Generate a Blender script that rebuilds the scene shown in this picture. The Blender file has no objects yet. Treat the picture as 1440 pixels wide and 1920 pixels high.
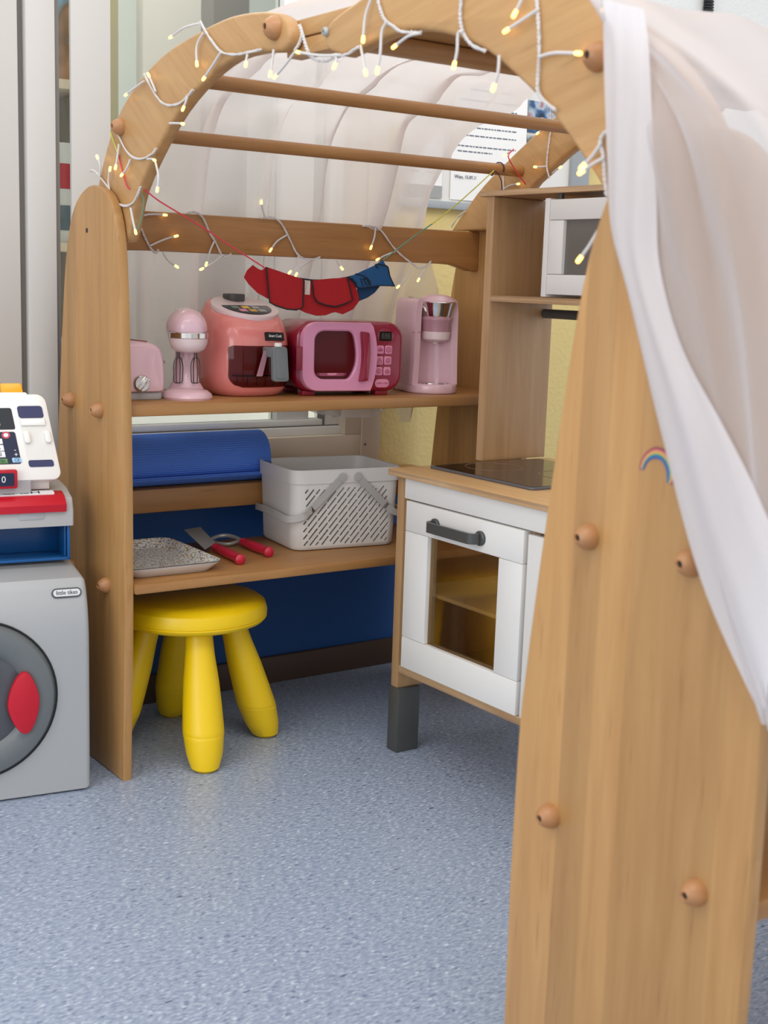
import bpy, bmesh, math, random
from mathutils import Vector, Matrix
import numpy as np

C = bpy.context.scene.collection
S = bpy.context.scene
rad = math.radians
random.seed(7)

# ------------------------------------------------------------------ camera
CF, CY, CP, CR, CH = 2454.85, rad(35.3978), rad(9.95407), rad(-1.93074), 0.915
_fw = np.array([math.sin(CY) * math.cos(CP), math.cos(CY) * math.cos(CP), -math.sin(CP)])
_rt = np.array([math.cos(CY), -math.sin(CY), 0.0])
_dn = np.cross(_fw, _rt)
_R = np.array([math.cos(CR) * _rt + math.sin(CR) * _dn, -math.sin(CR) * _rt + math.cos(CR) * _dn, _fw])
EYE = np.array([0, 0, CH])
cam_d = bpy.data.cameras.new('camera')
cam_d.sensor_fit = 'HORIZONTAL'
cam_d.sensor_width = 36.0
cam_d.lens = CF / 1440 * 36.0
cam_d.clip_start = 0.05
cam_d.dof.use_dof = True
cam_d.dof.focus_distance = 2.55
cam_d.dof.aperture_fstop = 9.0
cam = bpy.data.objects.new('camera', cam_d)
C.objects.link(cam)
m = Matrix.Identity(4)
for i in range(3):
    m[i][0], m[i][1], m[i][2], m[i][3] = _R[0][i], -_R[1][i], -_R[2][i], EYE[i]
cam.matrix_world = m
S.camera = cam


def px(x, y, ax, v):
    """measured point of the photograph on the world plane  axis == v"""
    d = _R.T @ np.array([(x - 720) / CF, (y - 960) / CF, 1])
    return Vector(EYE + d * ((v - EYE[ax]) / d[ax]))


# ------------------------------------------------------------------ light
S.view_settings.view_transform = 'Standard'
S.view_settings.look = 'None'
S.view_settings.gamma = 1.0
S.view_settings.use_curve_mapping = False
S.view_settings.exposure = 0.22
S.cycles.use_denoising = True
S.cycles.max_bounces = 8
S.cycles.transparent_max_bounces = 16
S.cycles.sample_clamp_indirect = 4.0
w = bpy.data.worlds.new('world')
S.world = w
w.use_nodes = True
w.node_tree.nodes['Background'].inputs['Color'].default_value = (0.93, 0.96, 1.0, 1)
w.node_tree.nodes['Background'].inputs['Strength'].default_value = 0.85


def area(name, loc, target, sx, sy, power, col=(1, 1, 1)):
    l = bpy.data.lights.new(name, 'AREA')
    l.shape = 'RECTANGLE'
    l.size, l.size_y, l.energy, l.color = sx, sy, power, col
    o = bpy.data.objects.new(name, l)
    C.objects.link(o)
    o.location = loc
    o.rotation_euler = (Vector(target) - Vector(loc)).to_track_quat('-Z', 'Y').to_euler()
    return o


area('overhead_light', (0.9, 0.3, 2.75), (0.9, 0.8, 0), 2.4, 1.2, 27, (1, 0.97, 0.93))
area('overhead_light', (-1.6, 1.2, 2.75), (-1.0, 1.2, 0), 1.2, 2.4, 15, (1, 0.97, 0.93))
area('daylight_window_light', (-3.2, -0.6, 1.7), (1.0, 1.6, 0.6), 2.6, 1.8, 46, (0.92, 0.96, 1.0))
area('overhead_light', (1.5, 2.1, 2.75), (1.5, 2.1, 0), 2.0, 0.6, 5, (1, 0.97, 0.93))  # no known lamp here: added above the canopy so the rear curtain glows
area('next_room_light', (1.2, 3.9, 2.6), (1.2, 3.6, 0), 2.4, 1.4, 62, (1, 0.98, 0.95))


# ------------------------------------------------------------------ materials
def lin(h):
    h = h.lstrip('#')
    r = []
    for i in (0, 2, 4):
        c = int(h[i:i + 2], 16) / 255
        r.append(c / 12.92 if c <= 0.04045 else ((c + 0.055) / 1.055) ** 2.4)
    return (r[0], r[1], r[2], 1)


def newmat(name):
    mt = bpy.data.materials.new(name)
    mt.use_nodes = True
    nt = mt.node_tree
    return mt, nt, nt.nodes['Principled BSDF']


def plain(name, col, rough=0.5, metal=0.0, coat=0.0, bump=0.0, bscale=300, alpha=1.0, trans=0.0, vary=0.04):
    mt, nt, b = newmat(name)
    b.inputs['Roughness'].default_value = rough
    b.inputs['Metallic'].default_value = metal
    b.inputs['Coat Weight'].default_value = coat
    b.inputs['Alpha'].default_value = alpha
    b.inputs['Transmission Weight'].default_value = trans
    N, L = nt.nodes, nt.links
    tc = N.new('ShaderNodeTexCoord')
    nz = N.new('ShaderNodeTexNoise')
    nz.inputs['Scale'].default_value = 14
    nz.inputs['Detail'].default_value = 5
    L.new(tc.outputs['Object'], nz.inputs['Vector'])
    mx = N.new('ShaderNodeMix')
    mx.data_type = 'RGBA'
    c = lin(col)
    mx.inputs['A'].default_value = tuple(v * (1 - vary) for v in c[:3]) + (1,)
    mx.inputs['B'].default_value = tuple(min(1, v * (1 + vary)) for v in c[:3]) + (1,)
    L.new(nz.outputs['Fac'], mx.inputs['Factor'])
    L.new(mx.outputs['Result'], b.inputs['Base Color'])
    if bump:
        n2 = N.new('ShaderNodeTexNoise')
        n2.inputs['Scale'].default_value = bscale
        L.new(tc.outputs['Object'], n2.inputs['Vector'])
        bp = N.new('ShaderNodeBump')
        bp.inputs['Strength'].default_value = bump
        bp.inputs['Distance'].default_value = 0.004
        L.new(n2.outputs['Fac'], bp.inputs['Height'])
        L.new(bp.outputs['Normal'], b.inputs['Normal'])
    return mt


def wood(name, light, dark, grain='z', strip=0.0, strip_ax='y', rough=0.42, rot=0.0, fleck=0.35):
    """grain along one object axis, optional glued strips across strip_ax"""
    mt, nt, b = newmat(name)
    N, L = nt.nodes, nt.links
    tc = N.new('ShaderNodeTexCoord')
    mp = N.new('ShaderNodeMapping')
    mp.inputs['Rotation'].default_value = (rot, 0, 0)
    L.new(tc.outputs['Object'], mp.inputs['Vector'])
    sc = {'x': (1.6, 22, 22), 'y': (22, 1.6, 22), 'z': (22, 22, 1.6)}[grain]
    m2 = N.new('ShaderNodeMapping')
    m2.inputs['Scale'].default_value = sc
    L.new(mp.outputs['Vector'], m2.inputs['Vector'])
    n1 = N.new('ShaderNodeTexNoise')
    n1.inputs['Scale'].default_value = 2.2
    n1.inputs['Detail'].default_value = 8
    n1.inputs['Roughness'].default_value = 0.6
    n1.inputs['Distortion'].default_value = 0.6
    L.new(m2.outputs['Vector'], n1.inputs['Vector'])
    cr = N.new('ShaderNodeValToRGB')
    cr.color_ramp.elements[0].position = 0.28
    cr.color_ramp.elements[1].position = 0.72
    cr.color_ramp.elements[0].color = lin(dark)
    cr.color_ramp.elements[1].color = lin(light)
    L.new(n1.outputs['Fac'], cr.inputs['Fac'])
    out = cr.outputs['Color']
    if strip:
        sx = N.new('ShaderNodeSeparateXYZ')
        L.new(mp.outputs['Vector'], sx.inputs['Vector'])
        # strips wander a little so that they do not look ruled
        dv = N.new('ShaderNodeMath'); dv.operation = 'DIVIDE'
        dv.inputs[1].default_value = strip
        L.new(sx.outputs[strip_ax.upper()], dv.inputs[0])
        fl = N.new('ShaderNodeMath'); fl.operation = 'FLOOR'
        L.new(dv.outputs[0], fl.inputs[0])
        wn = N.new('ShaderNodeTexWhiteNoise'); wn.noise_dimensions = '1D'
        L.new(fl.outputs[0], wn.inputs['W'])
        mr = N.new('ShaderNodeMapRange')
        mr.inputs['To Min'].default_value = 0.80
        mr.inputs['To Max'].default_value = 1.1
        L.new(wn.outputs['Value'], mr.inputs['Value'])
        vm = N.new('ShaderNodeVectorMath'); vm.operation = 'SCALE'
        L.new(out, vm.inputs[0])
        L.new(mr.outputs['Result'], vm.inputs['Scale'])
        out = vm.outputs['Vector']
    if fleck:
        m3 = N.new('ShaderNodeMapping')
        m3.inputs['Scale'].default_value = {'x': (9, 150, 150), 'y': (150, 9, 150), 'z': (150, 150, 9)}[grain]
        L.new(mp.outputs['Vector'], m3.inputs['Vector'])
        n3 = N.new('ShaderNodeTexNoise')
        n3.inputs['Scale'].default_value = 1.3
        n3.inputs['Detail'].default_value = 2
        L.new(m3.outputs['Vector'], n3.inputs['Vector'])
        r3 = N.new('ShaderNodeMapRange')
        r3.inputs['From Min'].default_value = 0.63
        r3.inputs['From Max'].default_value = 0.76
        r3.inputs['To Min'].default_value = 0
        r3.inputs['To Max'].default_value = fleck
        L.new(n3.outputs['Fac'], r3.inputs['Value'])
        mx = N.new('ShaderNodeMix'); mx.data_type = 'RGBA'
        L.new(r3.outputs['Result'], mx.inputs['Factor'])
        L.new(out, mx.inputs['A'])
        mx.inputs['B'].default_value = lin('#7a4a20')
        out = mx.outputs['Result']
    L.new(out, b.inputs['Base Color'])
    b.inputs['Roughness'].default_value = rough
    b.inputs['Coat Weight'].default_value = 0.12
    b.inputs['Coat Roughness'].default_value = 0.35
    bp = N.new('ShaderNodeBump')
    bp.inputs['Strength'].default_value = 0.06
    bp.inputs['Distance'].default_value = 0.002
    L.new(n1.outputs['Fac'], bp.inputs['Height'])
    L.new(bp.outputs['Normal'], b.inputs['Normal'])
    return mt


def emit(name, col, strength):
    mt, nt, b = newmat(name)
    b.inputs['Base Color'].default_value = lin(col)
    b.inputs['Emission Color'].default_value = lin(col)
    b.inputs['Emission Strength'].default_value = strength
    return mt


def sheer(name, col, cover=0.7):
    mt, nt, b = newmat(name)
    N, L = nt.nodes, nt.links
    N.remove(b)
    out = N['Material Output']
    df = N.new('ShaderNodeBsdfDiffuse'); df.inputs['Color'].default_value = lin(col)
    tl = N.new('ShaderNodeBsdfTranslucent'); tl.inputs['Color'].default_value = lin(col)
    tr = N.new('ShaderNodeBsdfTransparent')
    a = N.new('ShaderNodeMixShader'); a.inputs[0].default_value = 0.52
    L.new(df.outputs[0], a.inputs[1]); L.new(tl.outputs[0], a.inputs[2])
    # the weave covers more when the cloth is seen at a slant
    lw = N.new('ShaderNodeLayerWeight'); lw.inputs['Blend'].default_value = 0.35
    tc = N.new('ShaderNodeTexCoord')
    nz = N.new('ShaderNodeTexNoise'); nz.inputs['Scale'].default_value = 7; nz.inputs['Detail'].default_value = 4
    L.new(tc.outputs['Object'], nz.inputs['Vector'])
    m1 = N.new('ShaderNodeMapRange')
    m1.inputs['To Min'].default_value = cover - 0.06; m1.inputs['To Max'].default_value = cover + 0.06
    L.new(nz.outputs['Fac'], m1.inputs['Value'])
    m2 = N.new('ShaderNodeMath'); m2.operation = 'MULTIPLY_ADD'; m2.use_clamp = True
    m2.inputs[1].default_value = 0.75
    L.new(lw.outputs['Facing'], m2.inputs[0]); L.new(m1.outputs['Result'], m2.inputs[2])
    mx = N.new('ShaderNodeMixShader')
    L.new(m2.outputs[0], mx.inputs[0]); L.new(tr.outputs[0], mx.inputs[1]); L.new(a.outputs[0], mx.inputs[2])
    L.new(mx.outputs[0], out.inputs['Surface'])
    return mt


def glassy(name, col, alpha, rough=0.05):
    """thin tinted pane: coloured see-through with a gloss"""
    mt, nt, b = newmat(name)
    N, L = nt.nodes, nt.links
    N.remove(b)
    out = N['Material Output']
    tr = N.new('ShaderNodeBsdfTransparent'); tr.inputs['Color'].default_value = lin(col)
    gl = N.new('ShaderNodeBsdfGlossy'); gl.inputs['Roughness'].default_value = rough
    fr = N.new('ShaderNodeFresnel'); fr.inputs['IOR'].default_value = 1.45
    mx = N.new('ShaderNodeMixShader')
    ad = N.new('ShaderNodeMath'); ad.operation = 'MULTIPLY'; ad.use_clamp = True; ad.inputs[1].default_value = alpha
    L.new(fr.outputs[0], ad.inputs[0])
    L.new(ad.outputs[0], mx.inputs[0]); L.new(tr.outputs[0], mx.inputs[1]); L.new(gl.outputs[0], mx.inputs[2])
    L.new(mx.outputs[0], out.inputs['Surface'])
    return mt


def floor_mat():
    mt, nt, b = newmat('blue_grey_linoleum')
    N, L = nt.nodes, nt.links
    tc = N.new('ShaderNodeTexCoord')
    mp = N.new('ShaderNodeMapping')
    mp.inputs['Rotation'].default_value = (0, 0, rad(12))
    mp.inputs['Scale'].default_value = (1, 2.6, 1)
    L.new(tc.outputs['Object'], mp.inputs['Vector'])

    def nz(scale, det=3, off=0):
        m2 = N.new('ShaderNodeMapping'); m2.inputs['Location'].default_value = (off, off * .7, 0)
        L.new(mp.outputs['Vector'], m2.inputs['Vector'])
        n = N.new('ShaderNodeTexNoise'); n.inputs['Scale'].default_value = scale; n.inputs['Detail'].default_value = det
        L.new(m2.outputs['Vector'], n.inputs['Vector'])
        return n.outputs['Fac']
    cr = N.new('ShaderNodeValToRGB')
    e = cr.color_ramp.elements
    e[0].position = 0.3; e[0].color = lin('#7d8ba5')
    e[1].position = 0.72; e[1].color = lin('#bcc5d2')
    k = e.new(0.5); k.color = lin('#98a4b8')
    L.new(nz(95, 4), cr.inputs['Fac'])

    def over(prev, scale, lo, hi, col, f, off):
        mr = N.new('ShaderNodeMapRange')
        mr.inputs['From Min'].default_value = lo; mr.inputs['From Max'].default_value = hi
        mr.inputs['To Max'].default_value = f
        L.new(nz(scale, 1.5, off), mr.inputs['Value'])
        mx = N.new('ShaderNodeMix'); mx.data_type = 'RGBA'
        L.new(mr.outputs['Result'], mx.inputs['Factor']); L.new(prev, mx.inputs['A'])
        mx.inputs['B'].default_value = lin(col)
        return mx.outputs['Result']
    o = over(cr.outputs['Color'], 70, 0.64, 0.70, '#566384', 0.8, 3)
    o = over(o, 85, 0.63, 0.70, '#d3dbe6', 0.85, 9)
    o = over(o, 40, 0.72, 0.76, '#3e4966', 0.85, 17)
    L.new(o, b.inputs['Base Color'])
    b.inputs['Roughness'].default_value = 0.36
    b.inputs['Specular IOR Level'].default_value = 0.42
    return mt


def speckle_mat():
    mt, nt, b = newmat('speckled_melamine')
    N, L = nt.nodes, nt.links
    tc = N.new('ShaderNodeTexCoord')
    prev = None
    base = N.new('ShaderNodeRGB'); base.outputs[0].default_value = lin('#eeece6')
    prev = base.outputs[0]
    for i, (col, sc, lo) in enumerate((('#3f4752', 260, .64), ('#8a97a8', 230, .57), ('#c9a62f', 190, .61), ('#26292e', 300, .66), ('#a0522d', 220, .67), ('#f2f0ea', 280, .58))):
        mp = N.new('ShaderNodeMapping'); mp.inputs['Location'].default_value = (i * 3.1, i * 1.7, i)
        L.new(tc.outputs['Object'], mp.inputs['Vector'])
        n = N.new('ShaderNodeTexNoise'); n.inputs['Scale'].default_value = sc; n.inputs['Detail'].default_value = 1
        L.new(mp.outputs['Vector'], n.inputs['Vector'])
        mr = N.new('ShaderNodeMapRange'); mr.inputs['From Min'].default_value = lo; mr.inputs['From Max'].default_value = lo + .02
        L.new(n.outputs['Fac'], mr.inputs['Value'])
        mx = N.new('ShaderNodeMix'); mx.data_type = 'RGBA'
        L.new(mr.outputs['Result'], mx.inputs['Factor']); L.new(prev, mx.inputs['A']); mx.inputs['B'].default_value = lin(col)
        prev = mx.outputs['Result']
    L.new(prev, b.inputs['Base Color'])
    b.inputs['Roughness'].default_value = 0.25
    return mt


def ribbed(name, col, scale, axis='X'):
    mt, nt, b = newmat(name)
    N, L = nt.nodes, nt.links
    b.inputs['Base Color'].default_value = lin(col)
    b.inputs['Roughness'].default_value = 0.7
    tc = N.new('ShaderNodeTexCoord')
    wv = N.new('ShaderNodeTexWave'); wv.bands_direction = axis
    wv.inputs['Scale'].default_value = scale
    wv.inputs['Distortion'].default_value = 0.4
    L.new(tc.outputs['Object'], wv.inputs['Vector'])
    bp = N.new('ShaderNodeBump'); bp.inputs['Strength'].default_value = 0.5; bp.inputs['Distance'].default_value = 0.002
    L.new(wv.outputs['Fac'], bp.inputs['Height']); L.new(bp.outputs['Normal'], b.inputs['Normal'])
    return mt


def picture(name, cols, scale=9):
    mt, nt, b = newmat(name)
    N, L = nt.nodes, nt.links
    tc = N.new('ShaderNodeTexCoord')
    n = N.new('ShaderNodeTexNoise'); n.inputs['Scale'].default_value = scale; n.inputs['Detail'].default_value = 2
    L.new(tc.outputs['Object'], n.inputs['Vector'])
    cr = N.new('ShaderNodeValToRGB')
    e = cr.color_ramp.elements
    e[0].position = 0.35; e[0].color = lin(cols[0]); e[1].position = 0.68; e[1].color = lin(cols[-1])
    for i, c in enumerate(cols[1:-1]):
        k = e.new(0.35 + 0.33 * (i + 1) / (len(cols) - 1)); k.color = lin(c)
    L.new(n.outputs['Fac'], cr.inputs['Fac']); L.new(cr.outputs['Color'], b.inputs['Base Color'])
    b.inputs['Roughness'].default_value = 0.4
    return mt


M = {}
M['wood_z'] = wood('beech_upright', '#c4955c', '#b1814a', 'z', strip=0.043, strip_ax='y')
M['wood_x'] = wood('beech_board', '#b4824c', '#9c6d3b', 'x')
M['wood_arch'] = wood('beech_arch', '#c59a66', '#b28550', 'y', rot=rad(-35), fleck=0.25)
M['wood_arch2'] = wood('beech_arch_front', '#c59a66', '#b28550', 'y', rot=rad(12), fleck=0.25)
M['wood_nut'] = wood('turned_beech', '#bb875a', '#a67346', 'x', fleck=0.15)
M['birch'] = wood('birch_veneer', '#bb976d', '#a98157', 'z', fleck=0.12)
M['birch_top'] = wood('birch_worktop', '#d2ab7c', '#c1965f', 'y', fleck=0.2)
M['ply_edge'] = wood('plywood_edge', '#d3b18a', '#a8815a', 'y', strip=0.0035, strip_ax='z', fleck=0.2)
M['ply_edge_v'] = wood('plywood_edge_upright', '#d0aa80', '#b08a60', 'z', fleck=0.15)
M['floor'] = floor_mat()
M['blue_wall'] = plain('blue_wall_paint', '#174e8e', 0.5, bump=0.08, bscale=120)
M['yellow_wall'] = plain('yellow_plaster', '#e6cf8c', 0.85, bump=0.45, bscale=90)
M['white_wall'] = plain('white_plaster', '#ecebe6', 0.85, bump=0.4, bscale=110)
M['brown_base'] = plain('brown_skirting', '#4e3b30', 0.5)
M['frame'] = plain('grey_beige_frame', '#d2cdc6', 0.45, vary=0.01)
M['frame_beige'] = plain('beige_frame', '#e2d3bd', 0.45, vary=0.01)
M['sash'] = plain('white_sash', '#f3f2ec', 0.35, vary=0.01)
M['gasket'] = plain('grey_gasket', '#77726c', 0.6)
M['glass'] = glassy('window_glass', '#eceeec', 1.0)
M['far_wall'] = plain('green_grey_wall', '#c9ccc2', 0.8)
M['far_post'] = plain('olive_post', '#a89e7c', 0.7)
M['white'] = plain('white_paint', '#ece9e4', 0.38, vary=0.01)
M['dark_plastic'] = plain('charcoal_plastic', '#4a4a48', 0.4)
M['hob'] = plain('black_hob_glass', '#120f0e', 0.12)
M['hob_frame'] = plain('hob_frame', '#5b5b5e', 0.35)
M['hob_ring'] = plain('hob_ring_print', '#8d6c58', 0.3)
M['hob_dot'] = plain('hob_dot_print', '#8c4530', 0.3)
M['smoke'] = glassy('smoked_acrylic', '#e9dbc4', 0.4)
M['grey_pane'] = plain('grey_acrylic', '#6f6a64', 0.12)
M['yellow'] = plain('yellow_plastic', '#f4cb0c', 0.38, bump=0.05, bscale=500, vary=0.02)
M['washer'] = plain('silver_grey_plastic', '#adaeae', 0.42, vary=0.015)
M['ring'] = plain('dark_grey_ring', '#6c7172', 0.35)
M['black'] = plain('black_plastic', '#141414', 0.45)
M['logo'] = plain('logo_grey', '#4a4b4d', 0.5)
M['washer_pale'] = plain('logo_pale', '#d9d9d9', 0.4)
M['porthole'] = plain('porthole_plastic', '#54565c', 0.15)
M['red'] = plain('red_plastic', '#c4142a', 0.35)
M['regwhite'] = plain('white_plastic', '#f5f1ea', 0.32, vary=0.01)
M['reggrey'] = plain('pale_grey_plastic', '#b5b4b3', 0.42)
M['regnavy'] = plain('navy_sticker', '#1c2540', 0.3)
M['regblue'] = plain('clear_blue_plastic', '#0c5594', 0.25)
M['regbluedark'] = plain('blue_plastic_inside', '#0a4376', 0.3)
M['amber'] = plain('amber_plastic', '#f8ae12', 0.3)
M['indigo'] = plain('indigo_slot', '#34375f', 0.4)
M['lcd'] = plain('lcd_grey', '#7d8a7a', 0.3)
M['keywhite'] = plain('key_white', '#eeeeee', 0.4)
M['keygreen'] = plain('key_green', '#5b8d4d', 0.4)
M['keyblue'] = plain('key_pale_blue', '#9fc9ea', 0.4)
M['keyred'] = plain('key_red', '#c8485a', 0.4)
M['keyyellow'] = plain('key_yellow', '#e2b63c', 0.4)
M['pastel'] = plain('pastel_pink_plastic', '#e2bcc4', 0.22, coat=0.25, vary=0.01)
M['coral'] = plain('coral_plastic', '#e58880', 0.2, coat=0.3, vary=0.015)
M['chrome'] = plain('chrome', '#d8d4d0', 0.12, metal=1.0)
M['whisk'] = plain('grey_whisk', '#5c5554', 0.3, metal=0.6)
M['paleface'] = plain('pale_pink_panel', '#ead3d2', 0.25)
M['grey_handle'] = plain('slate_grey_plastic', '#75797a', 0.4)
M['drawer'] = glassy('clear_maroon_drawer', '#c99a98', 0.55)
M['drawer_in'] = plain('maroon_inside', '#8f4644', 0.35)
M['panel_dark'] = plain('dark_control_panel', '#2c2e34', 0.2)
M['magenta'] = plain('crimson_plastic', '#8e0c2e', 0.22, coat=0.3)
M['maroon_in'] = plain('crimson_inside', '#8c0f26', 0.4)
M['mwpink'] = plain('bubblegum_pink_plastic', '#dd93b3', 0.25, coat=0.25)
M['key_pink'] = plain('pink_key', '#dc8aa6', 0.35)
M['key_print'] = plain('key_print', '#9c3556', 0.5)
M['clearpane'] = glassy('clear_pane', '#e8d8da', 0.5)
M['lcd_black'] = plain('black_display', '#120c0c', 0.15)
M['lcd_seg'] = plain('display_segments', '#4b4b44', 0.4)
M['mauve_clear'] = plain('mauve_clear_plastic', '#b98a94', 0.15)
M['mat_blue'] = ribbed('blue_mat_foam', '#5486ea', 70, 'Z')
M['basket'] = plain('light_grey_plastic', '#e8e4de', 0.42, vary=0.01)
_b = M['basket'].node_tree
_t = _b.nodes.new('ShaderNodeBsdfTranslucent'); _t.inputs['Color'].default_value = lin('#e6e2dc')
_m = _b.nodes.new('ShaderNodeMixShader'); _m.inputs[0].default_value = 0.12
_b.links.new(_b.nodes['Principled BSDF'].outputs[0], _m.inputs[1]); _b.links.new(_t.outputs[0], _m.inputs[2])
_b.links.new(_m.outputs[0], _b.nodes['Material Output'].inputs['Surface'])
M['strap'] = plain('mid_grey_plastic', '#b4b1ac', 0.42)
M['tray'] = speckle_mat()
M['tray_white'] = plain('white_tray_base', '#e5e3df', 0.3)
M['steel'] = plain('brushed_steel', '#a9aba7', 0.4, metal=0.35)
M['handle_red'] = plain('red_handle', '#c01f38', 0.3)
M['felt_red'] = plain('red_felt', '#b3151b', 0.95, bump=0.8, bscale=900, vary=0.1)
M['felt_blue'] = plain('blue_felt', '#1d5688', 0.95, bump=0.8, bscale=900, vary=0.1)
M['felt_navy'] = plain('dark_blue_felt', '#153e63', 0.95, bump=0.8, bscale=900, vary=0.1)
M['piping'] = plain('black_piping', '#150d10', 0.8)
M['cord_red'] = plain('red_cord', '#d23a4c', 0.7)
M['cord_green'] = plain('green_cord', '#5d8a72', 0.7)
M['cord_yellow'] = plain('yellow_cord', '#c5c24e', 0.7)
M['cord_dark'] = plain('dark_purple_cord', '#43233e', 0.7)
M['wire'] = plain('white_wire', '#d6d2cf', 0.45)
M['led'] = emit('warm_led', '#ffce6a', 3.2)
M['curtain'] = sheer('sheer_white_voile', '#f5efec', 0.63)
M['curtain_front'] = sheer('sheer_white_voile_front', '#e4e0e0', 0.6)
M['curtain_hem'] = sheer('double_white_voile', '#f3efef', 0.9)
M['paper'] = plain('white_paper', '#f7f6f2', 0.7)
M['ink'] = plain('printed_ink', '#666d7a', 0.7)
M['ink_grey'] = plain('grey_print', '#a5a5a3', 0.7)
M['board'] = plain('whiteboard', '#e9e6df', 0.35)
M['alu'] = plain('aluminium_trim', '#a9adaf', 0.4, metal=0.3)
M['photo'] = picture('photo_blue', ('#1c2b42', '#35608c', '#b9c7d2', '#b05a5a'), 22)
M['photo2'] = picture('photo_pale', ('#2b2b2c', '#dfe3de', '#c9d8c6'), 18)
M['toybox1'] = picture('picture_box', ('#3a7d3f', '#b98a6a', '#7a5a3c', '#6fb3d4'), 8)
M['toybox2'] = plain('pale_box', '#d6d8da', 0.5)
M['boxred'] = plain('red_print', '#b12334', 0.5)
M['boxdark'] = plain('dark_print', '#5a6b78', 0.5)
M['rb1'] = plain('sticker_rose', '#93364d', 0.5)
M['rb2'] = plain('sticker_pink', '#cc7a66', 0.5)
M['rb3'] = plain('sticker_yellow', '#cfa544', 0.5)
M['rb4'] = plain('sticker_green', '#6d9a62', 0.5)
M['rb5'] = plain('sticker_blue', '#2f6396', 0.5)
M['rb6'] = plain('sticker_violet', '#755a84', 0.5)


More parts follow.
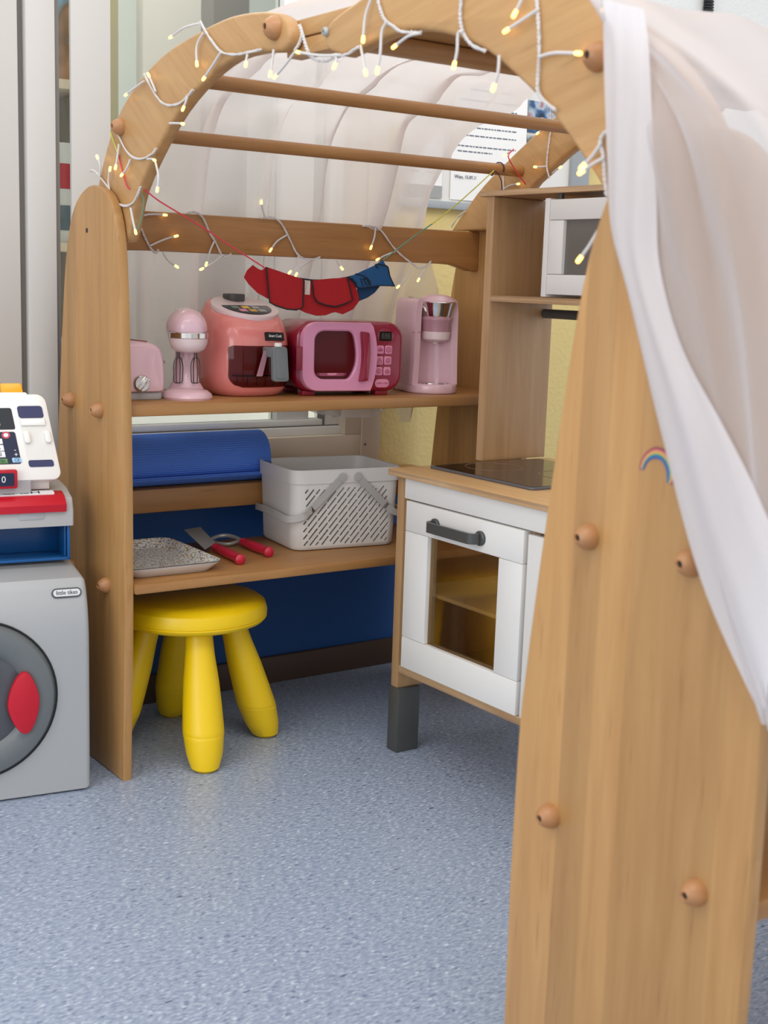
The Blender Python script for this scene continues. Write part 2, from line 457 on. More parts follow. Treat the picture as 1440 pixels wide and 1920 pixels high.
# ------------------------------------------------------------------ mesh helper
class G:
    def __init__(s):
        s.b = bmesh.new()

    def box(s, lo, hi, bev=0.0, seg=2):
        vs = [s.b.verts.new((x, y, z)) for x in (lo[0], hi[0]) for y in (lo[1], hi[1]) for z in (lo[2], hi[2])]
        fs = [s.b.faces.new([vs[i] for i in q]) for q in ((0, 1, 3, 2), (4, 6, 7, 5), (0, 4, 5, 1), (2, 3, 7, 6), (0, 2, 6, 4), (1, 5, 7, 3))]
        if bev:
            es = list({e for f in fs for e in f.edges})
            bmesh.ops.bevel(s.b, geom=es, offset=bev, segments=seg, profile=0.5, affect='EDGES')
        return s

    def prism(s, pts, axis, a, b, bev=0.0, seg=2, angle=25):
        """closed outline pts (2-D in the two other axes, order xyz) swept from a to b along axis"""
        def mk(p, t):
            return {'x': (t, p[0], p[1]), 'y': (p[0], t, p[1]), 'z': (p[0], p[1], t)}[axis]
        A = [s.b.verts.new(mk(p, a)) for p in pts]
        B = [s.b.verts.new(mk(p, b)) for p in pts]
        n = len(pts)
        fs = [s.b.faces.new(A), s.b.faces.new(B[::-1])]
        for i in range(n):
            fs.append(s.b.faces.new([A[i], B[i], B[(i + 1) % n], A[(i + 1) % n]]))
        bmesh.ops.recalc_face_normals(s.b, faces=fs)
        if bev:
            caps = set(fs[:2])
            es = [e for e in {e for f in fs[:2] for e in f.edges}]
            bmesh.ops.bevel(s.b, geom=es, offset=bev, segments=seg, profile=0.5, affect='EDGES')
        return s

    def lathe(s, prof, c=(0, 0, 0), seg=32, axis='z', sx=1.0, sy=1.0):
        """profile (r, h) turned round an axis through c"""
        rings = []
        for r, h in prof:
            if r < 1e-6:
                p = {'z': (0, 0, h), 'y': (0, h, 0), 'x': (h, 0, 0)}[axis]
                rings.append([s.b.verts.new(Vector(p) + Vector(c))])
                continue
            ring = []
            for k in range(seg):
                t = 2 * math.pi * k / seg
                u, v = r * math.cos(t) * sx, r * math.sin(t) * sy
                p = {'z': (u, v, h), 'y': (u, h, v), 'x': (h, u, v)}[axis]
                ring.append(s.b.verts.new(Vector(p) + Vector(c)))
            rings.append(ring)
        fs = []
        for a, b in zip(rings, rings[1:]):
            for k in range(seg):
                k2 = (k + 1) % seg
                q = []
                if len(a) == 1 and len(b) == 1:
                    break
                if len(a) == 1:
                    q = [a[0], b[k], b[k2]]
                elif len(b) == 1:
                    q = [a[k], b[0], a[k2]]
                else:
                    q = [a[k], b[k], b[k2], a[k2]]
                fs.append(s.b.faces.new(q))
        if len(rings[0]) > 1:
            fs.append(s.b.faces.new(rings[0]))
        if len(rings[-1]) > 1:
            fs.append(s.b.faces.new(rings[-1]))
        bmesh.ops.recalc_face_normals(s.b, faces=fs)
        return s

    def tube(s, path, r, seg=8, sub=0, flat=1.0, closed=False):
        P = [Vector(p) for p in path]
        if sub:
            P = smooth(P, sub, closed)
        n = len(P)
        rr = r if hasattr(r, '__len__') else [r] * n
        if len(rr) != n:
            rr = [rr[min(len(rr) - 1, int(i * len(rr) / n))] for i in range(n)]
        up = None
        rings = []
        for i, p in enumerate(P):
            if closed:
                t = (P[(i + 1) % n] - P[i - 1]).normalized()
            else:
                t = (P[min(i + 1, n - 1)] - P[max(i - 1, 0)]).normalized()
            if up is None:
                up = Vector((0, 0, 1)) if abs(t.z) < 0.9 else Vector((0, 1, 0))
            sd = t.cross(up)
            if sd.length < 1e-6:
                sd = t.orthogonal()
            sd.normalize()
            up = sd.cross(t).normalized()
            rings.append([s.b.verts.new(p + (sd * math.cos(2 * math.pi * k / seg) + up * flat * math.sin(2 * math.pi * k / seg)) * rr[i]) for k in range(seg)])
        fs = []
        pairs = list(zip(rings, rings[1:])) + ([(rings[-1], rings[0])] if closed else [])
        for a, b in pairs:
            for k in range(seg):
                fs.append(s.b.faces.new([a[k], a[(k + 1) % seg], b[(k + 1) % seg], b[k]]))
        if not closed:
            fs.append(s.b.faces.new(rings[0][::-1])); fs.append(s.b.faces.new(rings[-1]))
        bmesh.ops.recalc_face_normals(s.b, faces=fs)
        return s

    def loft(s, loops, cap=(True, True), closed=True):
        L = [[s.b.verts.new(p) for p in lp] for lp in loops]
        fs = []
        for a, b in zip(L, L[1:]):
            n = len(a)
            for k in range(n if closed else n - 1):
                fs.append(s.b.faces.new([a[k], a[(k + 1) % n], b[(k + 1) % n], b[k]]))
        if cap[0]:
            fs.append(s.b.faces.new(L[0][::-1]))
        if cap[1]:
            fs.append(s.b.faces.new(L[-1]))
        bmesh.ops.recalc_face_normals(s.b, faces=fs)
        return s

    def ball(s, c, r, sc=(1, 1, 1), u=20, v=12):
        mt = Matrix.Translation(c) @ Matrix.Diagonal((r * sc[0], r * sc[1], r * sc[2], 1))
        bmesh.ops.create_uvsphere(s.b, u_segments=u, v_segments=v, radius=1, matrix=mt)
        return s

    def grid(s, f, nu, nv):
        V = [[s.b.verts.new(f(i / nu, j / nv)) for j in range(nv + 1)] for i in range(nu + 1)]
        for i in range(nu):
            for j in range(nv):
                s.b.faces.new([V[i][j], V[i + 1][j], V[i + 1][j + 1], V[i][j + 1]])
        return s

    def xf(s, mt):
        bmesh.ops.transform(s.b, matrix=mt, verts=s.b.verts)
        return s

    def cat(s, o):
        me = bpy.data.meshes.new('tmp'); o.b.to_mesh(me); s.b.from_mesh(me); bpy.data.meshes.remove(me)
        return s


def smooth(P, sub=4, closed=False):
    n = len(P)
    out = []
    rng = range(n) if closed else range(n - 1)
    for i in rng:
        g = lambda k: P[k % n] if closed else P[max(0, min(n - 1, k))]
        p0, p1, p2, p3 = g(i - 1), g(i), g(i + 1), g(i + 2)
        for k in range(sub):
            t = k / sub
            out.append(0.5 * ((2 * p1) + (p2 - p0) * t + (2 * p0 - 5 * p1 + 4 * p2 - p3) * t * t + (3 * p1 - p0 - 3 * p2 + p3) * t ** 3))
    if not closed:
        out.append(P[-1])
    return out


def smooth2(pts, sub=4, closed=False):
    return [(p.x, p.y) for p in smooth([Vector((a, b)) for a, b in pts], sub, closed)]


def rrect(x0, x1, y0, y1, r, n=6):
    o = []
    for cx, cy, a0 in ((x1 - r, y1 - r, 0), (x0 + r, y1 - r, 90), (x0 + r, y0 + r, 180), (x1 - r, y0 + r, 270)):
        for k in range(n + 1):
            t = rad(a0 + 90 * k / n)
            o.append((cx + r * math.cos(t), cy + r * math.sin(t)))
    return o


WM = {}          # world matrices of things


def thing(name, label, cat, loc=(0, 0, 0), rz=0.0, group=None):
    o = bpy.data.objects.new(name, None)
    o.empty_display_size = 0.05
    C.objects.link(o)
    o.location = loc
    o.rotation_euler = (0, 0, rad(rz))
    o['label'] = label
    o['category'] = cat
    if group:
        o['group'] = group
    WM[o.name] = Matrix.Translation(loc) @ Matrix.Rotation(rad(rz), 4, 'Z')
    return o


def part(name, g, mt, parent=None, world=False, flat=False, label=None, ang=35):
    """one mesh object; world=True when g was built in world coordinates"""
    me = bpy.data.meshes.new(name)
    if world and parent is not None:
        k = parent
        while k.name not in WM:
            k = k.parent
        g.xf(WM[k.name].inverted())
    g.b.to_mesh(me)
    g.b.free()
    if not flat:
        me.polygons.foreach_set('use_smooth', [True] * len(me.polygons))
        me.set_sharp_from_angle(angle=rad(ang))
    me.materials.append(mt)
    o = bpy.data.objects.new(name, me)
    C.objects.link(o)
    if parent is not None:
        o.parent = parent
    if label:
        o['label'] = label
    return o


def tag(o, label, cat, group=None):
    o['label'] = label
    o['category'] = cat
    if group:
        o['group'] = group
    return o


def struct(name, g, mt, parent=None, flat=False):
    o = part(name, g, mt, parent, flat=flat)
    if parent is None:
        o['kind'] = 'structure'
    return o


def clone(o, parent):
    c = o.copy()
    C.objects.link(c)
    c.parent = parent
    return c


def text(name, s, size, mt, parent, mat4, depth=0.0003, align='CENTER', xs=1.0, shear=0.0):
    cu = bpy.data.curves.new('lettering', 'FONT')
    cu.body = s
    cu.size = size
    cu.extrude = depth
    cu.align_x = align
    cu.align_y = 'CENTER'
    cu.shear = shear
    cu.resolution_u = 3
    t = bpy.data.objects.new('lettering', cu)
    C.objects.link(t)
    bpy.context.view_layer.update()
    me = bpy.data.meshes.new_from_object(t.evaluated_get(bpy.context.evaluated_depsgraph_get()))
    bpy.data.objects.remove(t)
    bpy.data.curves.remove(cu)
    me.transform(mat4 @ Matrix.Diagonal((xs, 1, 1, 1)))
    me.materials.clear()
    me.materials.append(mt)
    me.name = name
    o = bpy.data.objects.new(name, me)
    C.objects.link(o)
    o.parent = parent
    return o


# text lying on a face that looks to -Y (front)
FRONT = Matrix.Rotation(rad(90), 4, 'X')


def at(x, y, z):
    return Matrix.Translation((x, y, z))


# ------------------------------------------------------------------ the setting
WY = 2.51                       # face of the window wall
struct('floor', G().box((-3.5, -2.5, -0.05), (5.0, 5.2, 0)), M['floor'])
struct('wall_back', G().box((0.99, WY, 0), (4.6, WY + 0.16, 0.42)), M['blue_wall'])
struct('wall_back', G().box((0.99, WY, 0.42), (1.757, WY + 0.16, 0.50)), M['blue_wall'])
struct('wall_back', G().box((1.757, WY, 0.42), (2.62, WY + 0.16, 1.52)), M['yellow_wall'])
struct('wall_back', G().box((2.62, WY, 0.42), (4.6, WY + 0.16, 1.52)), M['white_wall'])
struct('wall_back', G().box((1.757, WY, 1.52), (4.6, WY + 0.16, 2.9)), M['white_wall'])
struct('wall_far', G().box((-3.5, 5.0, 0), (5.0, 5.12, 2.9)), M['far_wall'])
struct('baseboard_back', G().box((0.99, WY - 0.012, 0), (4.6, WY, 0.063), 0.003), M['brown_base'])

# window in the back wall: outer frame, inner sash, panes
wn = thing('window_1', 'interior window', 'window', (1.0, WY, 0.5))
del wn['label'], wn['category']
wn['kind'] = 'structure'
y0, y1 = WY - 0.004, WY + 0.10
part('frame_rail', G().box((1.0, y0, 0.50), (1.757, y1, 0.565), 0.002), M['frame_beige'], wn, True)
part('frame_post', G().box((1.005, y0 - 0.004, 0.565), (1.087, y0 + .006, 2.9), 0.002), M['frame'], wn, True)
part('frame_post', G().box((1.663, y0, 0.565), (1.757, y1, 2.9), 0.002), M['frame_beige'], wn, True)
part('cover_strip', G().box((1.705, y0 - 0.008, 0.50), (1.757, y0 - 0.0005, 2.9), 0.002), M['frame_beige'], wn, True)
part('sash', G().box((1.087, y0 + 0.02, 0.565), (1.663, y1 - 0.01, 0.584), 0.002), M['sash'], wn, True)
part('sash', G().box((1.087, y0 + 0.03, 0.586), (1.62, y1 - 0.03, 0.600), 0.002), M['sash'], wn, True)
part('sash', G().box((1.624, y0 + 0.03, 0.586), (1.663, y1 - 0.03, 2.9), 0.002), M['sash'], wn, True)
part('mullion', G().box((1.50, y0 + 0.035, 0.600), (1.585, y1 - 0.03, 2.9), 0.002), M['sash'], wn, True)
part('gasket', G().box((1.087, y0 + 0.028, 0.5838), (1.663, y0 + 0.05, 0.5862)), M['gasket'], wn, True)
part('gasket', G().box((1.62, y0 + 0.028, 0.586), (1.624, y0 + 0.05, 0.66)), M['gasket'], wn, True)
part('screw', G().lathe([(0, 0), (0.003, 0), (0.003, 0.002), (0, 0.002)], tuple(px(685, 833, 1, y0 - 0.0102) - Vector((0, 0, 0))), 12, 'y'), M['gasket'], wn, True)
part('pane', G().box((1.087, WY + 0.05, 0.600), (1.50, WY + 0.056, 2.9)), M['glass'], wn, True)
part('pane', G().box((1.585, WY + 0.05, 0.600), (1.624, WY + 0.056, 2.9)), M['glass'], wn, True)

part('outer_sill', G().box((0.95, WY + 0.105, 0.565), (2.6, WY + 0.62, 0.583), 0.002), M['sash'], wn, True)

dr = thing('door_1', 'door', 'door', (0.5, WY, 0))
del dr['label'], dr['category']
dr['kind'] = 'structure'
part('door_leaf', G().box((-0.05, WY, 0.0), (0.904, WY + 0.06, 2.9), 0.003), M['frame'], dr, True)
part('door_gasket', G().box((0.904, WY + 0.012, 0.0), (0.917, WY + 0.05, 2.9)), M['gasket'], dr, True)
part('door_frame', G().box((0.917, WY - 0.006, 0.0), (0.975, WY + 0.02, 2.9), 0.003), M['frame'], dr, True)
part('door_gasket', G().box((0.975, WY + 0.0, 0.0), (0.984, WY + 0.01, 2.9)), M['gasket'], dr, True)
part('slit_pane', G().box((0.976, WY + 0.0105, 0.0), (1.02, WY + 0.0135, 2.9)), M['glass'], dr, True)
struct('wall_left', G().box((-3.5, WY, 0), (-0.05, WY + 0.16, 2.9)), M['white_wall'])

# what shows through the panes: the next room
pst = struct('trim_1', G().box((1.62, 3.9, 0), (1.72, 4.0, 2.9), 0.003), M['far_post'])
struct('trim_2', G().box((1.80, 3.9, 0), (2.0, 3.95, 2.9), 0.003), M['frame'])
struct('trim_3', G().box((2.2, 4.2, 0), (2.34, 4.3, 2.9), 0.003), M['gasket'])
sh = thing('toy_shelf', 'pale shelf of toy boxes seen through the narrow pane beside the left door', 'shelf', (1.30, 3.25, 0))
sx0, sx1, sy0, sy1 = 1.08, 1.60, 3.15, 3.45
part('side_panel', G().box((1.315, sy0, 0), (1.335, sy1, 1.6), 0.002), M['board'], sh, True)
part('side_panel', G().box((0.90, sy0, 0), (0.92, sy1, 1.6), 0.002), M['board'], sh, True)
part('back_panel', G().box((0.92, sy1 - 0.01, 0), (1.315, sy1, 1.6)), M['far_post'], sh, True)
for z in (0.45, 0.985, 1.372):
    part('shelf_board', G().box((0.92, sy0, z - 0.022), (1.315, sy1 - 0.01, z)), M['frame_beige'], sh, True)
for nm, x0, x1, z0, hh, mt, lab in (('picture_box', 1.05, 1.30, 1.372, 0.23, 'toybox1', 'colourful picture box on the upper board of the shelf behind the pane'),
                                   ('toy_box', 1.05, 1.30, 0.985, 0.24, 'toybox2', 'pale toy box with red label on the middle board of the shelf behind the pane'),
                                   ('toy_box', 1.05, 1.30, 0.45, 0.3, 'toybox2', 'grey toy box on the low board of the shelf behind the pane')):
    bx = part(nm, G().box((x0, sy0 + 0.01, z0), (x1, sy0 + 0.25, z0 + hh), 0.003), M[mt])
    tag(bx, lab, 'box', 'boxes behind the narrow pane')
    if z0 == 0.985:
        part('red_label', G().box((x0, sy0 + 0.0085, z0 + 0.13), (x1, sy0 + 0.0105, z0 + 0.19)), M['boxred'], bx)
        part('dark_print', G().box((x0 + .03, sy0 + 0.0085, z0 + 0.03), (x1, sy0 + 0.0105, z0 + 0.09)), M['boxdark'], bx)

# notice board on the yellow wall
nb = thing('notice_board', 'white notice board with grey aluminium rim on yellow wall', 'board', (2.05, WY, 1.09))
part('surface', G().box((1.79, WY - 0.008, 1.106), (2.31, WY - 0.0005, 2.0)), M['board'], nb, True)
part('rim', G().box((1.785, WY - 0.02, 1.088), (2.37, WY - 0.0005, 1.106), 0.002), M['alu'], nb, True)
part('rim', G().box((2.31, WY - 0.02, 1.106), (2.37, WY - 0.0005, 2.0), 0.002), M['alu'], nb, True)


def note(name, label, x0, x1, z0, z1, curl, lines, skew=0.0, cat='note'):
    t = thing(name, label, cat, (0.5 * (x0 + x1), WY - 0.012, z0))
    f = lambda u, v: (x0 + (x1 - x0) * u + skew * v, WY - 0.0105 - curl * u * u * (1 - v * .5), z0 + (z1 - z0) * v + 0.0)
    part('sheet', G().grid(f, 12, 12), M['paper'], t, True)
    g = G()
    for (u0, u1, v) in lines:
        n = max(1, int((u1 - u0) * 30))
        k = u0
        while k < u1:
            w_ = min(random.uniform(0.02, 0.07), u1 - k)
            q = [f(k, v), f(k + w_, v), f(k + w_, v + 0.009), f(k, v + 0.009)]
            g.b.faces.new([g.b.verts.new((a, b - 0.0006, c)) for a, b, c in q])
            k += w_ + 0.012
    part('printed_lines', g, M['ink'], t, True, flat=True)['kind'] = 'stuff'
    return t


nt1 = note('notice_sheet', 'curled white printed sheet on the notice board behind the arch', 1.935, 2.15, 1.112, 1.42, 0.02,
     [(0.08, 0.86, v) for v in (0.88, 0.82, 0.74, 0.68, 0.60, 0.54, 0.48, 0.40)] + [(0.08, 0.55, 0.36)], 0.0)
text('date_line', 'Wien, 15.09.2025', 0.011, M['ink'], nt1, WM[nt1.name].inverted() @ at(1.985, WY - 0.0125, 1.165) @ FRONT)
nt2 = note('leaflet', 'pale leaflet with grey footer on notice board behind the curtain', 1.80, 1.91, 1.112, 1.27, 0.0,
     [(0.1, 0.4, 0.42), (0.1, 0.4, 0.36), (0.6, 0.9, 0.42), (0.6, 0.9, 0.36)])
part('grey_footer', G().box((1.80, WY - 0.0122, 1.112), (1.91, WY - 0.0108, 1.14)), M['ink_grey'], nt2, True)
for nm, x0, x1, z0, z1, mt, lab in (('photo_print', 2.165, 2.235, 1.285, 1.36, 'photo', 'dark blue photo print on the notice board above the arch'),
                                    ('photo_print', 2.165, 2.235, 1.205, 1.28, 'photo2', 'pale photo print with dark shape below the blue print'),
                                    ('photo_print', 2.24, 2.30, 1.285, 1.36, 'photo', 'bluish photo print at right rim of the notice board')):
    tag(part(nm, G().box((x0, WY - 0.0105, z0), (x1, WY - 0.0088, z1)), M[mt]), lab, 'photo', 'prints on the notice board')

# black strap on the white wall, top right
g = G()
a, b_ = px(1331, 26, 1, WY - 0.02), px(1337, -60, 1, WY - 0.02)
for k in range(16):
    t0, t1 = k / 16, (k + .86) / 16
    p, q = a.lerp(b_, t0), a.lerp(b_, t1)
    hw = 0.0135 - 0.005 * t0
    g.box((p.x - hw, WY - 0.022, p.z), (p.x + hw, WY - 0.006, q.z), 0.002)
g.box((a.x - 0.007, WY - 0.012, a.z), (a.x + 0.007, WY - 0.003, b_.z))
tag(part('strap', g, M['black']), 'ribbed black strap hanging on the white wall behind the front curtain', 'strap')

# ------------------------------------------------------------------ rear play stand
XA = 0.939
PT = 0.019
# upright outline: (y from the nut centre, z)
PROF = [(-.163, 0), (-.172, .25), (-.172, .40), (-.168, .6), (-.158, .82), (-.147, .95), (-.128, 1.016), (-.092, 1.053), (-.034, 1.067), (.02, 1.052),
        (.058, 1.02), (.082, .97), (.097, .91), (.110, .83), (.122, .74), (.137, .62), (.150, .50), (.156, .42), (.158, .25), (.154, 0)]
_top = smooth2(PROF[1:-1], 4)
PROFS = [PROF[0]] + _top + [PROF[-1]]


def upright(x0, yc):
    return G().prism([(yc + a, b) for a, b in PROFS], 'x', x0, x0 + PT, 0.004, 2)


def nutpart(x, y, z, par, r=0.0145):
    n = part('dome_nut', nut(x, y, z, r), M['wood_nut'], par, True)
    part('screw_socket', G().lathe([(0, -.0158), (r * .235, -.0158), (r * .235, -.0150), (0, -.0150)], (x, y, z), 12, 'x'), M['black'], n, True)


def nut(x, y, z, r=0.0145, d=-1):
    """turned dome nut with a screw hole, on a face looking to -X"""
    g = G().lathe([(0, 0), (r, 0), (r, d * .003), (r * .93, d * .008), (r * .72, d * .0135), (r * .45, d * .0175), (r * .32, d * .0185), (r * .26, d * .0175), (r * .25, d * .014), (0, d * .014)], (x, y, z), 20, 'x')
    return g


YA = 2.281
st = thing('play_stand', 'rear wooden play stand with shelves along the window wall', 'play stand', (1.4, YA, 0))
XB = 1.857
pa = part('upright', upright(XA, YA), M['wood_z'], st, True)
part('upright', upright(XB, YA), M['wood_z'], st, True)
part('bolt_hole', G().lathe([(0, 0), (0.0045, 0), (0.0045, -0.0006), (0, -0.0006)], tuple(px(163, 432, 0, XA + .0001)), 12, 'x'), M['black'], pa, True)
for (x, y) in ((134, 750), (188, 769), (201, 1097)):
    p = px(x, y, 0, XA)
    nutpart(XA, p.y, p.z, st)
p = px(201, 1097, 0, XA)
nutpart(XA, p.y + 0.165, p.z, st)
xa, xb = XA + PT, XB
part('shelf_board', G().box((xa, 2.126, 0.667), (xb, 2.42, 0.688), 0.003), M['wood_x'], st, True)
part('shelf_board', G().box((xa, 2.102, 0.351), (xb, 2.405, 0.369), 0.003), M['wood_x'], st, True)
# back plank that carries the mat, and the top rail with shaped ends
part('back_plank', G().box((xa, 2.402, 0.438), (xb, 2.507, 0.487), 0.004), M['wood_x'], st, True)
ro = [(xa, 1.03), (xb, 1.03), (xb, .945), (xb - .02, .945), (xb - .045, .951), (xb - .07, .957), (xb - .1, .958), (xa + .1, .958), (xa + .07, .957), (xa + .045, .951), (xa + .02, .945), (xa, .945)]
part('top_rail', G().prism(ro, 'y', 2.285, 2.312, 0.005), M['wood_x'], st, True)

# ------------------------------------------------------------------ front play stand (nearest the camera)
YC = 0.893
fs_ = thing('play_stand', 'large wooden play stand upright in the foreground with rainbow sticker', 'play stand', (1.4, YC, 0))
part('upright', upright(XA, YC), M['wood_z'], fs_, True)
part('upright', upright(XB, YC), M['wood_z'], fs_, True)
for (x, y) in ((1106, 1006), (1298, 1055), (1034, 1529), (1307, 1672)):
    p = px(x, y, 0, XA)
    nutpart(XA, p.y, p.z, fs_, 0.0135)
part('shelf_board', G().box((xa, .745, .64), (xb, 1.0, .661), 0.003), M['wood_x'], fs_, True)
part('shelf_board', G().box((xa, .735, .325), (xb, 1.03, .346), 0.003), M['wood_x'], fs_, True)
# rainbow sticker: outline measured on the face, six bands
ro_ = [(1198, 880), (1203, 862), (1213, 847), (1229, 838), (1246, 843), (1259, 857), (1267, 880), (1265, 900), (1259, 909)]
ri_ = [(1207, 881), (1213, 869), (1221, 862), (1230, 861), (1239, 864), (1246, 874), (1249, 885), (1250, 897), (1250, 905)]
O = smooth([px(a, b, 0, XA - .0004) for a, b in ro_], 5)
I = smooth([px(a, b, 0, XA - .0004) for a, b in ri_], 5)
sk = part('rainbow_sticker', G().loft([[p for p in O] + [p for p in I[::-1]], [p + Vector((.0003, 0, 0)) for p in O] + [p + Vector((.0003, 0, 0)) for p in I[::-1]]]), M['rb6'], fs_, True, label='small rainbow sticker')
for k, (a, b, mt) in enumerate(((.0, .2, 'rb1'), (.2, .38, 'rb2'), (.38, .52, 'rb3'), (.52, .64, 'rb4'), (.64, .92, 'rb5'))):
    g = G()
    n = len(O)
    A_ = [O[i].lerp(I[i], a) - Vector((.0004, 0, 0)) for i in range(1, n - 1)]
    B_ = [O[i].lerp(I[i], b) - Vector((.0004, 0, 0)) for i in range(1, n - 1)]
    va = [g.b.verts.new(p) for p in A_]; vb = [g.b.verts.new(p) for p in B_]
    for i in range(len(va) - 1):
        g.b.faces.new([va[i], va[i + 1], vb[i + 1], vb[i]])
    part('colour_band', g, M[mt], sk, True, flat=True)

# ------------------------------------------------------------------ canopy of arches and rods
AO = [(2.285, .968), (2.282, 1.0), (2.270, 1.066), (2.212, 1.154), (2.135, 1.213), (2.016, 1.260), (1.88, 1.282), (1.778, 1.290), (1.69, 1.284), (1.642, 1.274), (1.619, 1.259), (1.612, 1.244), (1.617, 1.230), (1.634, 1.224)]
AI = [(1.690, 1.230), (1.777, 1.229), (1.861, 1.208), (1.951, 1.169), (2.029, 1.116), (2.101, 1.051), (2.133, .989), (2.15, .968)]
BO = [(.84, 1.0), (.848, 1.066), (.911, 1.138), (.99, 1.194), (1.10, 1.250), (1.23, 1.274), (1.332, 1.280), (1.41, 1.272), (1.454, 1.262), (1.504, 1.249), (1.521, 1.238), (1.523, 1.226), (1.514, 1.212), (1.4755, 1.199)]
BI = [(1.404, 1.2096), (1.337, 1.2136), (1.2625, 1.200), (1.192, 1.175), (1.135, 1.141), (1.089, 1.109), (1.054, 1.079), (1.024, 1.0505), (.99, 1.015), (.968, .97)]
FO = [(2.357, 1.032), (2.305, 1.081), (2.253, 1.125), (2.169, 1.178), (2.058, 1.240), (1.98, 1.268)] + AO[7:]
FI = AI[:3] + [(1.969, 1.188), (2.05, 1.143), (2.097, 1.113), (2.17, 1.032)]
AX = 0.960
AT = 0.024
FX = XB - AT - 0.002


def arch(o, i, x, dz=0.0):
    return G().prism([(a, b + dz) for a, b in smooth2(o, 3) + smooth2(i, 3)], 'x', x, x + AT, 0.006, 3)


ca = thing('playhouse_canopy', 'curved wooden canopy arches with rods bridging the two play stands', 'canopy frame', (1.4, 1.555, 0.95))
part('arch', arch(AO, AI, AX), M['wood_arch'], ca, True)
part('arch', arch(BO, BI, AX), M['wood_arch2'], ca, True)
part('arch', arch(FO, FI, FX), M['wood_arch'], ca, True)
part('arch', arch(BO, BI, FX), M['wood_arch2'], ca, True)
for (x, y, r) in ((517, 53, .0165), (228, 238, .0145), (1124, 107, .015)):
    p = px(x, y, 0, AX)
    nutpart(AX, p.y, p.z, ca, r)
p = px(613, 60, 0, AX)
part('screw_head', G().lathe([(0, 0), (.006, 0), (.0062, -.003), (.004, -.006), (.002, -.006), (.002, -.003), (0, -.003)], tuple(p), 14, 'x'), M['steel'], ca, True)
# ridge: two long boards on edge with a slot between them, joined to the arch ends
xr0, xr1 = AX + AT + .001, FX - .001
part('ridge_board', G().box((xr0 + .03, 1.42, 1.239), (xr1, 1.60, 1.268), .003), M['wood_x'], ca, True)
part('ridge_board', G().box((xr0 + .03, 1.49, 1.222), (xr1, 1.55, 1.238), .003), M['wood_x'], ca, True)
part('ridge_block', G().box((xr0, 1.45, 1.2445), (xr0 + .026, 1.68, 1.268), .002), M['wood_arch2'], ca, True)
part('ridge_block', G().box((xr0, 1.45, 1.220), (xr0 + .026, 1.66, 1.2425), .002), M['wood_arch2'], ca, True)
RODS = [(2.128, 1.150), (1.93, 1.218), (.98, 1.157), (1.19, 1.222)]
for (y, z) in RODS:
    part('rod', G().lathe([(0, 0), (.0105, 0), (.0117, .002), (.0117, xr1 - xr0 - .002), (.0105, xr1 - xr0), (0, xr1 - xr0)], (xr0, y, z), 16, 'x'), M['wood_x'], ca, True)

# ------------------------------------------------------------------ toy kitchen
KX, KY = 1.463, 2.016           # front face, far (left) side
KW, KD = 0.72, 0.40
kt = thing('toy_kitchen', 'white and birch toy kitchen with hob, oven and microwave', 'toy kitchen', (KX + KD / 2, KY - KW / 2, 0))
t = 0.022


def kb(lo, hi, mt, name, bev=.0015, par=kt):
    return part(name, G().box(lo, hi, bev), mt, par, True)


yl, yr = KY, KY - KW
kb((KX, yl - t, .131), (KX + KD, yl, .550), M['birch'], 'side_panel')
kb((KX, yr, .131), (KX + KD, yr + t, .550), M['birch'], 'side_panel')
kb((KX + .001, yr + t, .163), (KX + KD, yl - t, .179), M['ply_edge'], 'bottom_board')
kb((KX - .002, yr + t, .510), (KX + .014, yl - t - .004, .550), M['white'], 'front_rail')
ymid = 1.631
kb((KX + .02, ymid - .008, .179), (KX + KD - .01, ymid + .008, .51), M['birch'], 'divider')
kb((KX + .03, ymid + .008, .325), (KX + KD - .02, yl - t, .333), M['white'], 'inner_shelf')
kb((KX + KD - .008, yr + t, .18), (KX + KD, ymid - .008, .55), M['white'], 'back_panel')
# worktop
zc = .563
wt = kb((KX - .012, yr - .016, .550), (KX + KD + .002, yl + .018, zc), M['birch_top'], 'worktop', .0025)
part('worktop_edge', G().box((KX - .0135, yr - .012, .5515), (KX - .0115, yl + .014, .5615)), M['ply_edge'], wt, True)
for (x0, y1_) in ((KX, yl), (KX, yr + .028), (KX + KD - .044, yl), (KX + KD - .044, yr + .028)):
    kb((x0 - .003, y1_ - .031, 0), (x0 + .05, y1_ + .003, .131), M['dark_plastic'], 'leg', .002)
# oven door: stiles and rails round a smoked pane
dx0, dx1 = KX - .003, KX + .014
dl, dr_ = 1.982, 1.642
od = thing_door = part('oven_door', G().box((dx0, dr_, .449), (dx1, dl, .507), .0012), M['white'], kt, True)
for (y0_, y1_, z0, z1) in ((dr_, dl, .179, .2405), (1.911, dl, .2412, .4483), (dr_, 1.705, .2412, .4483)):
    part('door_board', G().box((dx0, y0_, z0), (dx1, y1_, z1), .0012), M['white'], od, True)
part('door_pane', G().box((dx0 + .009, 1.705, .241), (dx0 + .012, 1.911, .449)), M['smoke'], od, True)
hz = .474
hp = [(dx0, 1.888, hz), (dx0 - .012, 1.890, hz), (dx0 - .021, 1.884, hz), (dx0 - .023, 1.868, hz), (dx0 - .023, 1.775, hz), (dx0 - .021, 1.760, hz), (dx0 - .012, 1.754, hz), (dx0, 1.756, hz)]
hg = G()
H_ = smooth([Vector(p) for p in hp], 4)
for i in range(0, 1):
    loops = []
    for k, p in enumerate(H_):
        tdir = (H_[min(k + 1, len(H_) - 1)] - H_[max(k - 1, 0)]).normalized()
        sd = Vector((0, 0, 1)); nn = tdir.cross(sd).normalized()
        a, b = .003, .0095
        loops.append([p + nn * a + sd * b, p - nn * a + sd * b, p - nn * a - sd * b, p + nn * a - sd * b])
    hg.loft(loops)
